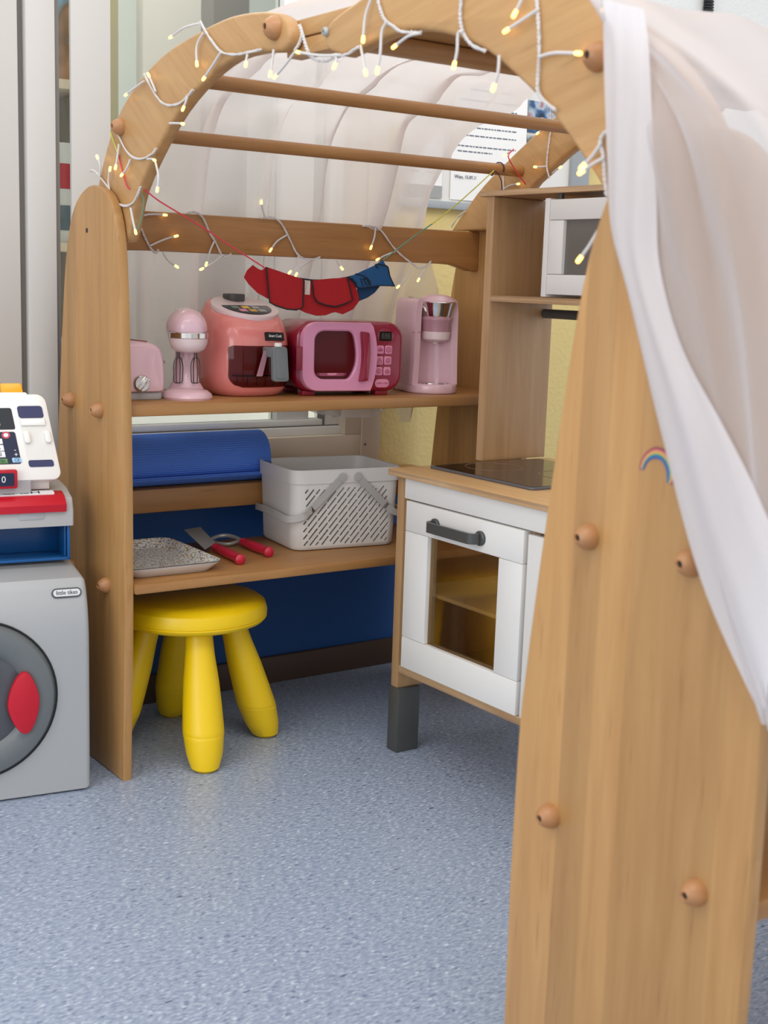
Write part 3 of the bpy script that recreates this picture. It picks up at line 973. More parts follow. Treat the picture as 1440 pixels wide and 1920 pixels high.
part('door_handle', hg, M['dark_plastic'], od, True, label='charcoal bow handle')
for y in (1.888, 1.756):
    part('handle_rosette', G().lathe([(0, 0), (.0135, 0), (.0135, -.004), (.011, -.006), (0, -.006)], (dx0, y, hz), 20, 'x'), M['dark_plastic'], od, True)
# second door under the sink, mostly behind the foreground upright
sd_ = part('sink_door', G().box((dx0 + .001, 1.300, .179), (dx1, 1.632, .503), .0012), M['white'], kt, True)
part('door_handle', G().box((dx0 - .022, 1.385, hz - .009), (dx0 - .016, 1.515, hz + .009), .002), M['dark_plastic'], sd_, True)
for y in (1.39, 1.51):
    part('handle_rosette', G().lathe([(0, 0), (.0135, 0), (.0135, -.004), (.006, -.006), (.006, -.018), (0, -.018)], (dx0 + .001, y, hz), 20, 'x'), M['dark_plastic'], sd_, True)
# hob
hb = part('hob', G().prism(rrect(KX + .062, KX + .345, 1.70, 2.004, .012), 'z', zc, zc + .005, .0018), M['hob_frame'], kt, True)
part('hob_glass', G().prism(rrect(KX + .068, KX + .339, 1.706, 1.998, .009), 'z', zc + .0046, zc + .0056), M['hob'], hb, True)
for (cx, cy, r) in ((1.632, 1.934, .056), (1.70, 1.79, .06)):
    part('cooking_ring', G().lathe([(r, zc + .0054), (r, zc + .0060), (r - .0012, zc + .0060), (r - .0012, zc + .0054), (r, zc + .0054)], (cx, cy, 0), 48), M['hob_ring'], hb, True)
for (x, y) in ((930, 868), (956, 866)):
    p = px(x, y, 2, zc + .006)
    part('touch_dot', G().lathe([(0, 0), (.005, 0), (.005, .0003), (0, .0003)], (p.x, p.y, zc + .0056), 14), M['hob_dot'], hb, True)
# upper unit
UX = 1.695
ux1 = KX + KD
uy = yl + .052 - .0
part_left = part('upper_side_panel', G().box((UX, 2.044, zc), (ux1, 2.066, 1.088), .0015), M['birch'], kt, True)
part('upper_edge', G().box((UX - .0008, 2.0445, zc), (UX + .0003, 2.0655, 1.088)), M['ply_edge_v'], part_left, True)
kb((UX, 1.262, zc), (ux1, 1.284, 1.088), M['birch'], 'upper_side_panel')
tb = kb((UX - .004, 1.25, 1.0885), (FX - .003, 2.088, 1.0995), M['birch'], 'top_board')
part('board_edge', G().box((UX - .0048, 1.251, 1.089), (UX - .0036, 2.087, 1.099)), M['ply_edge'], tb, True)
ms = kb((UX, 1.284, .884), (ux1, 2.044, .8965), M['birch'], 'middle_board')
part('board_edge', G().box((UX - .0008, 1.284, .8845), (UX + .0003, 2.044, .896)), M['ply_edge'], ms, True)
kb((ux1 - .006, 1.284, .8965), (ux1, 2.044, 1.0885), M['birch'], 'upper_back_panel')
# microwave compartment
mw = kb((UX - .002, 1.880, .8975), (ux1 - .006, 1.894, 1.080), M['white'], 'microwave_side')
kb((UX - .002, 1.50, .8975), (ux1 - .006, 1.514, 1.080), M['white'], 'microwave_side')
md = part('microwave_door', G().box((UX - .004, 1.520, 1.0395), (UX + .011, 1.877, 1.077), .0012), M['white'], kt, True)
for (y0_, y1_, z0, z1) in ((1.520, 1.877, .9025, .9395), (1.838, 1.877, .9402, 1.0388), (1.520, 1.60, .9402, 1.0388)):
    part('door_board', G().box((UX - .004, y0_, z0), (UX + .011, y1_, z1), .0012), M['white'], md, True)
part('door_pane', G().box((UX + .004, 1.60, .94), (UX + .007, 1.838, 1.039)), M['grey_pane'], md, True)
part('hinge_pin', G().lathe([(0, 1.077), (.006, 1.077), (.006, 1.0885), (0, 1.0885)], (UX + .012, 1.866, 0), 12), M['dark_plastic'], kt, True)
part('towel_rod', G().lathe([(0, 0), (.0085, 0), (.0095, .002), (.0095, .758), (0, .758)], (1.842, 1.285, .862), 16, 'y'), M['dark_plastic'], kt, True)

# ------------------------------------------------------------------ yellow stool
sx_, sy_ = 1.142, 2.25
so = thing('stool', 'round yellow plastic stool with four bulging legs under the lower shelf', 'stool', (sx_, sy_, 0))
part('seat', G().lathe([(0, .246), (.08, .246), (.128, .250), (.1435, .2555), (.1485, .2615), (.149, .2635), (.1475, .2650), (.149, .2665), (.1495, .275), (.145, .289), (.134, .297), (.115, .3), (0, .3)], (0, 0, 0), 56), M['yellow'], so)
LP = [(0, .004), (.018, .0), (.027, .006), (.0345, .03), (.0385, .062), (.0392, .0665), (.0388, .0672), (.0392, .068), (.0392, .075), (.0375, .11), (.034, .16), (.0285, .205), (.0255, .25), (0, .25)]
leg0 = None
for k, (tx, ty) in enumerate(((1.095, 2.093), (1.290, 2.205), (1.181, 2.411), (.990, 2.295))):
    dx, dy = tx - sx_, ty - sy_
    g = G()
    rings = []
    for r, h in LP:
        f = 1 - .48 * h / .25
        c = Vector((dx * f, dy * f, h))
        rings.append([c + Vector((r * math.cos(2 * math.pi * q / 24), r * math.sin(2 * math.pi * q / 24), 0)) if r else c + Vector((1e-4 * math.cos(2 * math.pi * q / 24), 1e-4 * math.sin(2 * math.pi * q / 24), 0)) for q in range(24)])
    g.loft(rings)
    part('leg', g, M['yellow'], so)

# ------------------------------------------------------------------ toy washing machine
wa = thing('toy_washing_machine', 'grey plastic toy washing machine with red door latch, on the floor', 'toy washer', (.876, 2.112, 0), -8.7)
pf = smooth2([(0, .004), (0, .15), (0, .25), (.002, .30), (.010, .340), (.024, .372)], 4) + [(.034, .384), (.10, .392), (.186, .402), (.196, .398), (.196, .004)]
part('body', G().prism(pf, 'x', -.41, 0, .010, 4), M['washer'], wa)
cx, cz, R_ = -.200, .187, .139
part('door_gap', G().lathe([(0, .004), (R_ + .003, .004), (R_ + .003, -.0012), (0, -.0012)], (cx, 0, cz), 64, 'y'), M['black'], wa)
dd = part('door', G().lathe([(.085, -.003), (.09, -.009), (.10, -.014), (.118, -.016), (.132, -.012), (R_ - .001, -.002), (R_ - .001, .002), (.085, .002), (.085, -.003)], (cx, 0, cz), 64, 'y'), M['ring'], wa)
part('porthole', G().lathe([(0, -.011), (.04, -.010), (.07, -.007), (.088, -.003), (.088, 0), (0, 0)], (cx, 0, cz), 48, 'y'), M['porthole'], dd)
lt = smooth2([(-.120, .236), (-.112, .234), (-.104, .222), (-.096, .200), (-.094, .182), (-.097, .160), (-.105, .138), (-.113, .128), (-.124, .128), (-.137, .144), (-.146, .168), (-.147, .186), (-.142, .206), (-.131, .228)], 3, True)
part('latch', G().prism(lt, 'y', -.024, -.010, .003), M['red'], dd, label='red lens-shaped latch')
# badge on the curved upper front
bt = Matrix.Translation((-.037, .0165, .3620)) @ Matrix.Rotation(rad(-21), 4, 'X') @ FRONT
g = G().prism(rrect(-.026, .026, -.0085, .0085, .0084, 8), 'z', -.002, .0006)
bd = part('badge', g.xf(bt), M['logo'], wa)
part('badge_field', G().prism(rrect(-.0235, .0235, -.006, .006, .0059, 8), 'z', 0, .0009).xf(bt), M['washer_pale'], bd)
text('lettering', 'little tikes', .0105, M['logo'], bd, bt @ at(0, 0, .0010), .0002, xs=.9)
text('lettering', 'little tikes', .0105, M['logo'], bd, bt @ at(.0003, 0, .0010), .0002, xs=.9)

# ------------------------------------------------------------------ toy cash register on the washer
rg = thing('toy_cash_register', 'toy till with white keypad, red bar and blue drawer on the washing machine', 'toy till', (.876, 2.112, .402), -8.7)
rz = -.402


def rb(lo, hi, mt, name, bev=.003, par=rg):
    return part(name, G().box((lo[0], lo[1], lo[2] + rz), (hi[0], hi[1], hi[2] + rz), bev), mt, par)


F = .095                         # front of the drawer in the local y
dw = rb((-.29, F + .012, .405), (-.012, F + .10, .409), M['regbluedark'], 'drawer', .001)
rb((-.29, F, .4035), (-.012, F + .004, .409), M['regblue'], 'drawer_lip', .001, dw)
rb((-.29, F + .06, .409), (-.012, F + .066, .466), M['regbluedark'], 'drawer_back', .001, dw)
rb((-.017, F, .404), (-.012, F + .10, .466), M['regblue'], 'drawer_side', .001, dw)
rb((-.022, F + .004, .404), (-.018, F + .06, .466), M['regbluedark'], 'drawer_side', .001, dw)
rb((-.294, F + .004, .404), (-.290, F + .10, .466), M['regblue'], 'drawer_side', .001, dw)
# grey deck with a chamfered front edge
dk = [(-.006, .466), (-.006, .492), (-.022, .521), (-.034, .545), (-.27, .545), (-.285, .521), (-.30, .492), (-.30, .466)]
prof = [(F - .006, .467), (F - .006, .493), (F + .004, .517), (F + .05, .530), (F + .11, .534), (F + .11, .467)]
part('deck', G().prism([(a, b + rz) for a, b in prof], 'x', -.30, -.006, .004, 3), M['reggrey'], rg)
rb((-.30, F - .0045, .4665), (-.008, F + .08, .4685), M['washer_pale'], 'deck_seam', .0005)
part('finger_notch', G().prism([(a, b + rz) for a, b in rrect(-.104, -.059, .4805, .4935, .004)], 'y', F - .0072, F - .004, .0008), M['washer'], rg)
# red cash bar along the front edge
prof = [(F - .012, .494), (F - .013, .507), (F - .007, .513), (F + .003, .5205), (F + .024, .5265), (F + .03, .525), (F + .03, .495)]
br = part('cash_bar', G().prism([(a, b + rz) for a, b in prof], 'x', -.29, -.020, .002), M['red'], rg, label='red bar along the deck')
sl = Matrix.Translation((-.125, F + .0155, .5253 + rz)) @ Matrix.Rotation(rad(16), 4, 'X')
part('bar_label', G().prism(rrect(-.15, .088, -.0075, .0075, .002), 'z', -.0012, .0006).xf(sl), M['keywhite'], br)
text('lettering', 'CASH', .013, M['regnavy'], br, sl @ at(.03, 0, .0008), .0002, xs=2.1)
# neck that carries the keypad
part('neck', G().prism([(-.26, .525 + rz), (-.077, .525 + rz), (-.077, .545 + rz), (-.073, .549 + rz), (-.068, .553 + rz), (-.26, .553 + rz)], 'y', F + .012, F + .06, .003), M['reggrey'], rg)
part('rear_neck', G().prism([(-.075, .528 + rz), (-.04, .528 + rz), (-.04, .575 + rz), (-.075, .575 + rz)], 'y', F + .034, F + .062, .003), M['regwhite'], rg)
# tilted keypad: local u = x, v up the slope
tilt = rad(-18)
KP = Matrix.Translation((-.022, F + .010, .549 + rz)) @ Matrix.Rotation(tilt, 4, 'X') @ FRONT      # u right, v up, w out of the face


def kp(name, pts, w0, w1, mt, par, bev=.0):
    return part(name, G().prism(pts, 'z', w0, w1, bev).xf(KP), mt, par)


def quad(u0, u1, v0, v1, r=.003):
    """keypad outlines lean: the panel narrows to the top"""
    return [(u - .13 * v * 1.0, v) for u, v in rrect(u0, u1, v0, v1, r)]


HT = .156
kpd = kp('keypad', quad(-.25, .0, .0, HT, .016), -.020, .0, M['regwhite'], rg, .003)
kp('dark_sticker', quad(-.20, -.066, .030, .088, .004), -.002, .0005, M['regnavy'], kpd)
kp('dark_sticker', quad(-.20, -.064, .092, .131, .004), -.002, .0005, M['panel_dark'], kpd)
kp('display_rim', quad(-.17, -.089, .097, .127, .004), 0, .003, M['regwhite'], kpd, .0008)
kp('display', quad(-.165, -.098, .102, .122, .002), .0022, .0034, M['lcd'], kpd)
# terminal bay: slots, rests and a thumb hollow
kp('card_bay', quad(-.055, -.008, .026, .136, .008), -.001, .0004, M['board'], kpd)
kp('card_slot', quad(-.054, -.010, .112, .134, .005), -.001, .0009, M['indigo'], kpd)
kp('card_slot', quad(-.054, -.010, .0235, .036, .004), -.001, .0009, M['indigo'], kpd)
kp('bay_step', quad(-.053, -.010, .098, .110, .002), 0, .004, M['regwhite'], kpd, .0015)
for u in (-.053, -.0165):
    kp('card_rest', quad(u, u + .010, .066, .088, .0045), 0, .007, M['regwhite'], kpd, .0018)
kp('thumb_hollow', [(-.032 + .008 * math.cos(q * math.pi / 10) - .13 * .052, .052 + .012 * math.sin(q * math.pi / 10)) for q in range(20)], 0, .0007, M['board'], kpd)
for (u, v, wd, hh, mt, s) in ((-.107, .066, .016, .010, 'keywhite', '9'), (-.107, .054, .016, .0105, 'keywhite', '6'), (-.107, .0425, .016, .0105, 'keywhite', '3'),
                             (-.107, .0315, .018, .0085, 'keygreen', '00'), (-.081, .0325, .016, .0085, 'keyblue', 'CE')):
    kk = kp('key', quad(u + .13 * v * 0, u + wd, v, v + hh, .0012), 0, .0012, M[mt], kpd, .0003)
    text('lettering', s, hh * .9, M['regnavy'], kk, KP @ at(u + wd / 2 - .13 * (v + hh / 2), v + hh / 2, .0014), .0002)
text('lettering', '+', .012, M['keywhite'], kpd, KP @ at(-.0725 - .13 * .045, .0465, .0007), .0002)
text('lettering', '-', .012, M['keywhite'], kpd, KP @ at(-.0725 - .13 * .055, .0555, .0007), .0002)
for (u, v, mt) in ((-.102, .082, 'keyyellow'), (-.083, .082, 'keyred')):
    kp('round_key', [(u + .0075 * math.cos(q * math.pi / 10) - .13 * v, v + .0065 * math.sin(q * math.pi / 10)) for q in range(20)], 0, .0014, M[mt], kpd)
    kp('round_key', [(u + .0042 * math.cos(q * math.pi / 10) - .13 * v, v + .0036 * math.sin(q * math.pi / 10)) for q in range(20)], 0, .0017, M['keywhite'], kpd)
kp('crown', quad(-.085, -.030, HT - .006, HT + .004, .004), -.018, -.003, M['regwhite'], kpd, .001)
kp('amber_light', quad(-.073, -.036, HT + .003, HT + .021, .004), -.016, -.005, M['amber'], kpd, .001)
rd = rb((-.19, F - .002, .537), (-.103, F + .012, .570), M['red'], 'price_display', .003)
part('display_field', G().prism([(a, b + rz) for a, b in rrect(-.185, -.109, .542, .565, .003)], 'y', F - .003, F), M['regnavy'], rd)
text('lettering', '0', .016, M['keywhite'], rd, at(-.1275, F - .0032, .5535 + rz) @ FRONT, .0002)

# ------------------------------------------------------------------ appliances on the upper shelf
ZS = .688
# toaster
to = thing('toy_toaster', 'pale pink toy toaster with chrome dial at left end of shelf', 'toy toaster', (1.014, 2.29, ZS))
o_ = smooth2([(-.050, .012), (-.052, .04), (-.049, .075), (-.040, .096), (-.022, .104), (0, .1055), (.022, .104), (.040, .096), (.049, .075), (.052, .04), (.050, .012)], 4)
part('body', G().prism(o_, 'y', -.085, .085, .012, 4), M['pastel'], to)
part('base', G().prism(rrect(-.048, .048, -.082, .082, .012), 'z', .0, .014, .003), M['reggrey'], to)
ft = smooth2([(-.040, .016), (-.041, .05), (-.038, .08), (-.028, .093), (0, .096), (.022, .093), (.030, .08), (.026, .06), (.034, .04), (.040, .016)], 3)
part('front_plate', G().prism(ft, 'y', -.088, -.084, .0015), M['pastel'], to)
dl_ = part('dial', G().lathe([(0, -.006), (.0135, -.006), (.016, -.003), (.0165, 0), (0, 0)], (0, -.088, .031), 28, 'y'), M['chrome'], to, label='chrome dial')
part('dial_grip', G().box((-.0035, -.102, .017), (.0035, -.0935, .045), .0015).xf(at(0, 0, .031) @ Matrix.Rotation(rad(38), 4, 'Y') @ at(0, 0, -.031)), M['chrome'], dl_)
part('lever', G().box((.050, -.052, .064), (.066, -.030, .070), .002), M['chrome'], to)
for x in (-.018, .018):
    part('bread_slot', G().box((x - .007, -.06, .1035), (x + .007, .06, .1062), .001), M['maroon_in'], to)

# stand mixer
mxr = thing('toy_stand_mixer', 'pale pink toy stand mixer with grey beaters between toaster and fryer', 'toy mixer', (1.112, 2.212, ZS), -20)
part('base', G().lathe([(0, 0), (.046, 0), (.0475, .004), (.0455, .010), (.038, .016), (.02, .021), (0, .022)], (0, 0.004, 0), 40, sy=1.1), M['pastel'], mxr)
cl = []
for (y, w_, d_, z) in ((.016, .036, .03, .012), (.026, .026, .026, .03), (.034, .0205, .023, .06), (.034, .019, .022, .09), (.030, .021, .024, .115)):
    cl.append([Vector((w_ * math.cos(q * math.pi / 12), y + d_ * math.sin(q * math.pi / 12), z)) for q in range(24)])
part('column', G().loft(cl), M['pastel'], mxr)
# head: long egg, front towards -Y
hd = G()
loops = []
for k in range(17):
    a = math.pi * k / 16
    y = -.042 + (.062 * (1 - math.cos(a)))
    r = max(.0008, .0375 * math.sin(a) ** .62)
    loops.append([Vector((r * math.cos(q * math.pi / 16), y, .1305 + r * math.sin(q * math.pi / 16) * 1.0)) for q in range(32)])
hd.loft(loops)
part('head', hd, M['pastel'], mxr)
part('chrome_band', G().lathe([(.036, .113), (.0372, .114), (.0372, .123), (.036, .124), (.0362, .118), (.036, .113)], (0, -.008, 0), 40), M['chrome'], mxr)
part('lower_bowl', G().lathe([(0, .086), (.020, .087), (.030, .093), (.0347, .103), (.036, .1128), (0, .1128)], (0, -.008, 0), 40), M['paleface'], mxr)
for x in (-.018, .014):
    g = G().tube([(x, -.006, .088), (x, -.006, .077)], .0032, 8)
    for a in range(2):
        ca_, sa_ = math.cos(a * math.pi / 2 + .3), math.sin(a * math.pi / 2 + .3)
        lp = [(0, .078), (.006, .074), (.0092, .062), (.0088, .044), (.008, .032), (.004, .030), (-.004, .030), (-.008, .032), (-.0088, .044), (-.0092, .062), (-.006, .074)]
        g.tube([(x + p * ca_, -.006 + p * sa_, z) for p, z in lp], .0011, 6, 2, closed=True)
    part('beater', g, M['whisk'], mxr)

# air fryer
fy = thing('toy_air_fryer', 'coral pink toy air fryer with dark control panel and grey drawer handle', 'toy fryer', (1.267, 2.285, ZS))


def sq(hw, z, n=2.6, yb=1.0):
    """rounded-square ring"""
    o = []
    for q in range(48):
        a = 2 * math.pi * q / 48
        c_, s_ = math.cos(a), math.sin(a)
        k = (abs(c_) ** n + abs(s_) ** n) ** (-1 / n)
        o.append(Vector((hw * k * c_, hw * k * s_ * yb, z)))
    return o


FB = [(.066, 0), (.074, .003), (.083, .013), (.089, .03), (.0905, .05), (.0905, .075), (.089, .105), (.0865, .130), (.082, .150), (.076, .166), (.069, .176)]
lps = []
for hw, z in FB:
    lp = sq(hw * .945, z)
    # the top falls away to the front
    lp = [Vector((p.x, p.y, p.z + (max(0, z - .10) / .076) * (p.y / .064) * .020)) for p in lp]
    lps.append(lp)
lps.append([Vector((p.x * .6, p.y * .6, .178 + p.y * .6 / .064 * .020)) for p in sq(.064, 0)])
fb = part('body', G().loft(lps), M['coral'], fy, ang=50)
# pale rim and dark panel on the sloping top
TP = Matrix.Translation((0, -.008, .1775)) @ Matrix.Rotation(rad(17.3), 4, 'X')
part('rim', G().prism([(.068 * math.cos(q * math.pi / 24), .064 * math.sin(q * math.pi / 24)) for q in range(48)], 'z', -.006, .0035, .001).xf(TP), M['paleface'], fy)
arc = [(.052 * math.cos(rad(a)), -.003 + .050 * math.sin(rad(a))) for a in range(180, 361, 10)]
pn = part('control_panel', G().prism(arc + [(.05, .003), (-.05, .003)], 'z', .002, .0043, .0005).xf(TP), M['panel_dark'], fy)
for i, (u, v, mt) in enumerate(((-.026, -.010, 'photo2'), (-.004, -.010, 'keyyellow'), (.018, -.010, 'photo2'), (-.018, -.028, 'key_pink'), (.004, -.028, 'paleface'), (.024, -.028, 'photo2'))):
    part('touch_key', G().prism(rrect(u - .008, u + .008, v - .007, v + .007, .002), 'z', .004, .0048).xf(TP), M[['lcd', 'keyyellow', 'ink_grey', 'key_pink', 'rb3', 'ink_grey'][i]], pn)
part('knob', G().lathe([(0, 0), (.021, 0), (.022, .002), (.022, .013), (.020, .015), (0, .015)], (0.0, .036, .190), 36), M['dark_plastic'], fy)


def wrap(u, z, out=0.0):
    """point on the fryer's front skin: u along the front, z height"""
    hw = np.interp(z, [q[1] for q in FB], [q[0] for q in FB])
    n = 2.6
    hw *= .945
    s_ = (max(0.0, 1 - (abs(u) / hw) ** n)) ** (1 / n)
    p = Vector((u, -hw * s_ - out, z + (max(0, z - .10) / .076) * (-hw * s_ / .064) * .020 * 1))
    return p


def skin_patch(pts, out, thick):
    """outline (u, z) laid on the front skin"""
    g = G()
    zs = [p[1] for p in pts]
    top = [wrap(u, z, out) for u, z in pts]
    return top


g = G()
def dr_edge(z):
    if z < .046:
        k = (.046 - z) / .026
        return -.066 + .026 * (1 - math.sqrt(max(0, 1 - k * k)))
    if z > .098:
        k = (z - .098) / .008
        return -.066 + .008 * (1 - math.sqrt(max(0, 1 - k * k)))
    return -.066
g.grid(lambda u, v: wrap(dr_edge(.020 + .086 * v) * (1 - u) + (.079) * u, .020 + .086 * v, .0007), 26, 16)
part('drawer_recess', g, M['drawer_in'], fy)
g = G().grid(lambda u, v: wrap(dr_edge(.020 + .086 * v) * (1 - u) + (.079) * u, .020 + .086 * v, .003), 26, 16)
dwr = part('drawer', g, M['drawer'], fy)
for k in range(7):
    u = -.052 + .019 * k
    part('drawer_rib', G().tube([wrap(u, z, .0016) for z in (.024, .034, .042)], .0006, 6), M['piping'], dwr)
part('drawer_floor', G().tube([wrap(u, .044, .0016) for u in (-.060, -.04, -.02, 0, .02, .04, .06, .078)], .0014, 6), M['piping'], dwr)
# handle: slanted strut and a rounded grip plate standing off the drawer
hx = .012
gp = [Vector((a, b)) for a, b in rrect(-.0155, .0155, -.070, 0, .0065)]
part('drawer_handle', G().prism([(hx + p.x * (1 + .12 * p.y / .07 * -1) + .004 * (-p.y / .07), .105 + p.y) for p in gp], 'y', -.128, -.117, .002), M['grey_handle'], dwr, label='slate grey upright grip')
part('grip_inlay', G().prism([(hx + p.x * .72 + .004 * (-p.y / .07), .101 + p.y * .86) for p in gp], 'y', -.1295, -.1275, .0008), M['grey_handle'], dwr)
part('handle_bridge', G().box((hx - .017, -.121, .083), (hx + .012, -.088, .103), .003), M['grey_handle'], dwr)
part('handle_strut', G().loft([[Vector((hx - .032, -.094, .044)), Vector((hx - .020, -.094, .044)), Vector((hx - .020, -.097, .044)), Vector((hx - .032, -.097, .044))],
                               [Vector((hx - .020, -.100, .096)), Vector((hx - .012, -.100, .096)), Vector((hx - .012, -.104, .096)), Vector((hx - .020, -.104, .096))]]), M['mauve_clear'], dwr)
part('release_button', G().lathe([(0, .098), (.0075, .098), (.0075, .1105), (.006, .112), (0, .112)], (hx + .001, -.1175, 0), 18), M['regwhite'], dwr, label='white release button')
q = wrap(.026, .127, 0)
q = wrap(.026, .1335, 0)
lb = part('name_plate', G().prism(rrect(-.0215, .0215, -.0085, .0085, .0015), 'z', -.004, .002).xf(at(.026, q.y - .0015, q.z) @ Matrix.Rotation(rad(-16), 4, 'X') @ FRONT @ at(0, 0, 0) @ Matrix.Rotation(rad(6), 4, 'Y')), M['black'], fy)
text('lettering', 'Smart Cook', .0085, M['keywhite'], lb, at(.026, q.y - .0015, q.z) @ Matrix.Rotation(rad(-16), 4, 'X') @ FRONT @ Matrix.Rotation(rad(6), 4, 'Y') @ at(0, .0008, .0022), .0002, xs=.72, shear=.25)

for o in list(fy.children) + list(dwr.children) + list(pn.children) + list(lb.children):
    o.data.transform(Matrix.Diagonal((1, 1, .95, 1)))

# small white container with black lid far back between mixer and fryer
p = px(381, 722, 1, 2.39)
wc = thing('container', 'small white tub with black top at the back between mixer and fryer', 'container', (p.x, 2.39, ZS))
part('tub', G().lathe([(0, 0), (.020, 0), (.022, .004), (.022, .026), (0, .026)], (0, 0, 0), 24), M['regwhite'], wc)
part('lid', G().lathe([(0, .026), (.0225, .026), (.0225, .034), (.020, .036), (0, .036)], (0, 0, 0), 24), M['black'], wc)

# microwave
mo = thing('toy_microwave', 'crimson toy microwave with pink door and keypad on the shelf', 'toy microwave', (1.460, 2.188, ZS), -9.2)
wL, wR, hM = -.118, .118, .148
part('body', G().prism(rrect(wL, wR, .008, hM, .036, 8), 'y', .0, .135, .010, 4), M['magenta'], mo)
for x in (-.085, .075):
    for y in (.02, .11):
        part('foot', G().box((x - .014, y - .012, 0), (x + .014, y + .012, .010), .002), M['maroon_in'], mo)
# door with an opening: outline ring (left rounded, right edge bowed)
do = smooth2([(.046, .146), (.052, .12), (.0545, .078), (.052, .035), (.046, .010)], 4) 
dl2 = [(x, z) for x, z in rrect(-.108, .04, .010, .146, .034, 7) if x < 0]
outer = do + [(x, z) for x, z in dl2[::-1]] if False else None
ou = smooth2([(.042, .146), (.051, .115), (.0545, .078), (.051, .040), (.042, .010)], 5)
lf = []
r = .034
for (cx_, cz_, a0) in ((-.110 + r, .010 + r, 270), (-.110 + r, .146 - r, 180)):
    for k in range(9):
        a = rad(a0 - 90 * k / 8)
        lf.append((cx_ + r * math.cos(a), cz_ + r * math.sin(a)))
OUT = ou + lf
inn = smooth2([(-.010, .129), (.000, .122), (.006, .100), (.008, .078), (.005, .058), (-.004, .040), (-.012, .034)], 3)
li = []
r = .020
for (cx_, cz_, a0) in ((-.083 + r, .034 + r, 270), (-.083 + r, .129 - r, 180)):
    for k in range(7):
        a = rad(a0 - 90 * k / 6)
        li.append((cx_ + r * math.cos(a), cz_ + r * math.sin(a)))
INN = inn + li


def resample(pts, n):
    P = [Vector(p) for p in pts] + [Vector(pts[0])]
    d = [0]
    for a, b in zip(P, P[1:]):
        d.append(d[-1] + (b - a).length)
    o = []
    j = 0
    for k in range(n):
        s_ = d[-1] * k / n
        while d[j + 1] < s_:
            j += 1
        o.append(P[j].lerp(P[j + 1], (s_ - d[j]) / max(1e-9, d[j + 1] - d[j])))
    return o


def by_angle(pts, c, n):
    """ring resampled at even angles round c so that two rings pair up"""
    P = [Vector(p) - Vector(c) for p in pts]
    P = resample([tuple(p) for p in P], 400)
    P.sort(key=lambda p: math.atan2(p.y, p.x))
    A = np.array([math.atan2(p.y, p.x) for p in P]); Rr = np.array([p.length for p in P])
    o = []
    for k in range(n):
        a = -math.pi + 2 * math.pi * (k + .5) / n
        rr = np.interp(a, A, Rr, period=2 * math.pi)
        o.append((c[0] + rr * math.cos(a), c[1] + rr * math.sin(a)))
    return o


cc = (-.035, .080)
RO, RI = by_angle(OUT, cc, 72), by_angle(INN, cc, 72)


def ring3(pts, y, sc=1.0):
    return [Vector((cc[0] + (a - cc[0]) * sc, y, cc[1] + (b - cc[1]) * sc)) for a, b in pts]


L5 = [ring3(RO, .001), ring3(RO, -.010), ring3(RO, -.014, .975), ring3(RI, -.014, 1.06), ring3(RI, -.011, 1.0), ring3(RI, .001, 1.0)]
door = part('door', G().loft(L5, (False, False)), M['mwpink'], mo, label='pink door')
part('door_pane', G().loft([ring3(RI, -.006, 1.02), ring3(RI, -.005, 1.02)]), M['clearpane'], door)
part('interior', G().loft([ring3(RI, -.0008, 1.02), ring3(RI, -.0004, 1.02)]), M['maroon_in'], mo)
part('turntable', G().lathe([(0, .040), (.030, .040), (.033, .043), (.033, .046), (0, .046)], (-.042, -.0035, 0), 32, sy=.08), M['key_pink'], mo)
part('hinge', G().box((-.122, -.013, .052), (-.098, -.002, .098), .002), M['magenta'], door)
hd_ = smooth2([(.024, .128), (.030, .122), (.0325, .08), (.029, .032)], 4) + smooth2([(.012, .030), (.016, .06), (.0165, .09), (.013, .125), (.016, .129)], 3)
part('handle', G().prism(hd_, 'y', -.026, -.010, .002), M['magenta'], door, label='crimson pull handle')
dsp = part('display', G().prism(rrect(.062, .089, .110, .129, .002), 'y', -.0025, .002), M['lcd_black'], mo)
part('display_rim', G().prism([(.0765 + .020 * math.cos(q * math.pi / 16), .120 + .0165 * math.sin(q * math.pi / 16)) for q in range(32)], 'y', -.0012, .002, .0005), M['magenta'], dsp)
text('lettering', '888', .0165, M['lcd_seg'], dsp, at(.0757, -.0026, .1195) @ FRONT, .0002, xs=.82)
for r_ in range(3):
    for c_ in range(2):
        kx, kz = .0645 + .0185 * c_ - .0010 * r_, .0925 - .0215 * r_
        ky = part('key', G().prism(rrect(kx - .008, kx + .008, kz - .0085, kz + .0085, .003), 'y', -.003, .001, .0008), M['key_pink'], mo)
        g = G()
        i = r_ * 2 + c_
        ic = [[(-.005, -.002), (-.003, .002), (0, .0035), (.003, .002), (.005, -.002)], [(-.005, 0), (-.004, .004), (.004, .004), (.005, 0), (.004, -.004), (-.004, -.004)],
              [(-.005, -.005), (0, .005), (.005, -.004)], [(-.004, .002), (.0, .004), (.004, .003), (.004, -.003), (-.004, -.004)],
              [(-.005, 0), (0, .005), (.005, 0), (0, -.005)], [(-.005, -.001), (0, -.005), (.005, -.001), (0, .003)]][i]
        g.tube([(kx + a, -.0032, kz + b) for a, b in ic], .0006, 5, 3, closed=True)
        g.tube([(kx + a * .45, -.0032, kz + b * .4 - .0005) for a, b in ic], .0005, 5, 2, closed=True)
        part('icon', g, M['key_print'], ky)
ky = part('key', G().prism(rrect(.0545, .0865, .0165, .0335, .0083, 8), 'y', -.003, .001, .0008), M['key_pink'], mo)
text('lettering', 'START / STOP', .0056, M['key_print'], ky, at(.0712, -.0032, .025) @ FRONT, .0002, xs=.72)

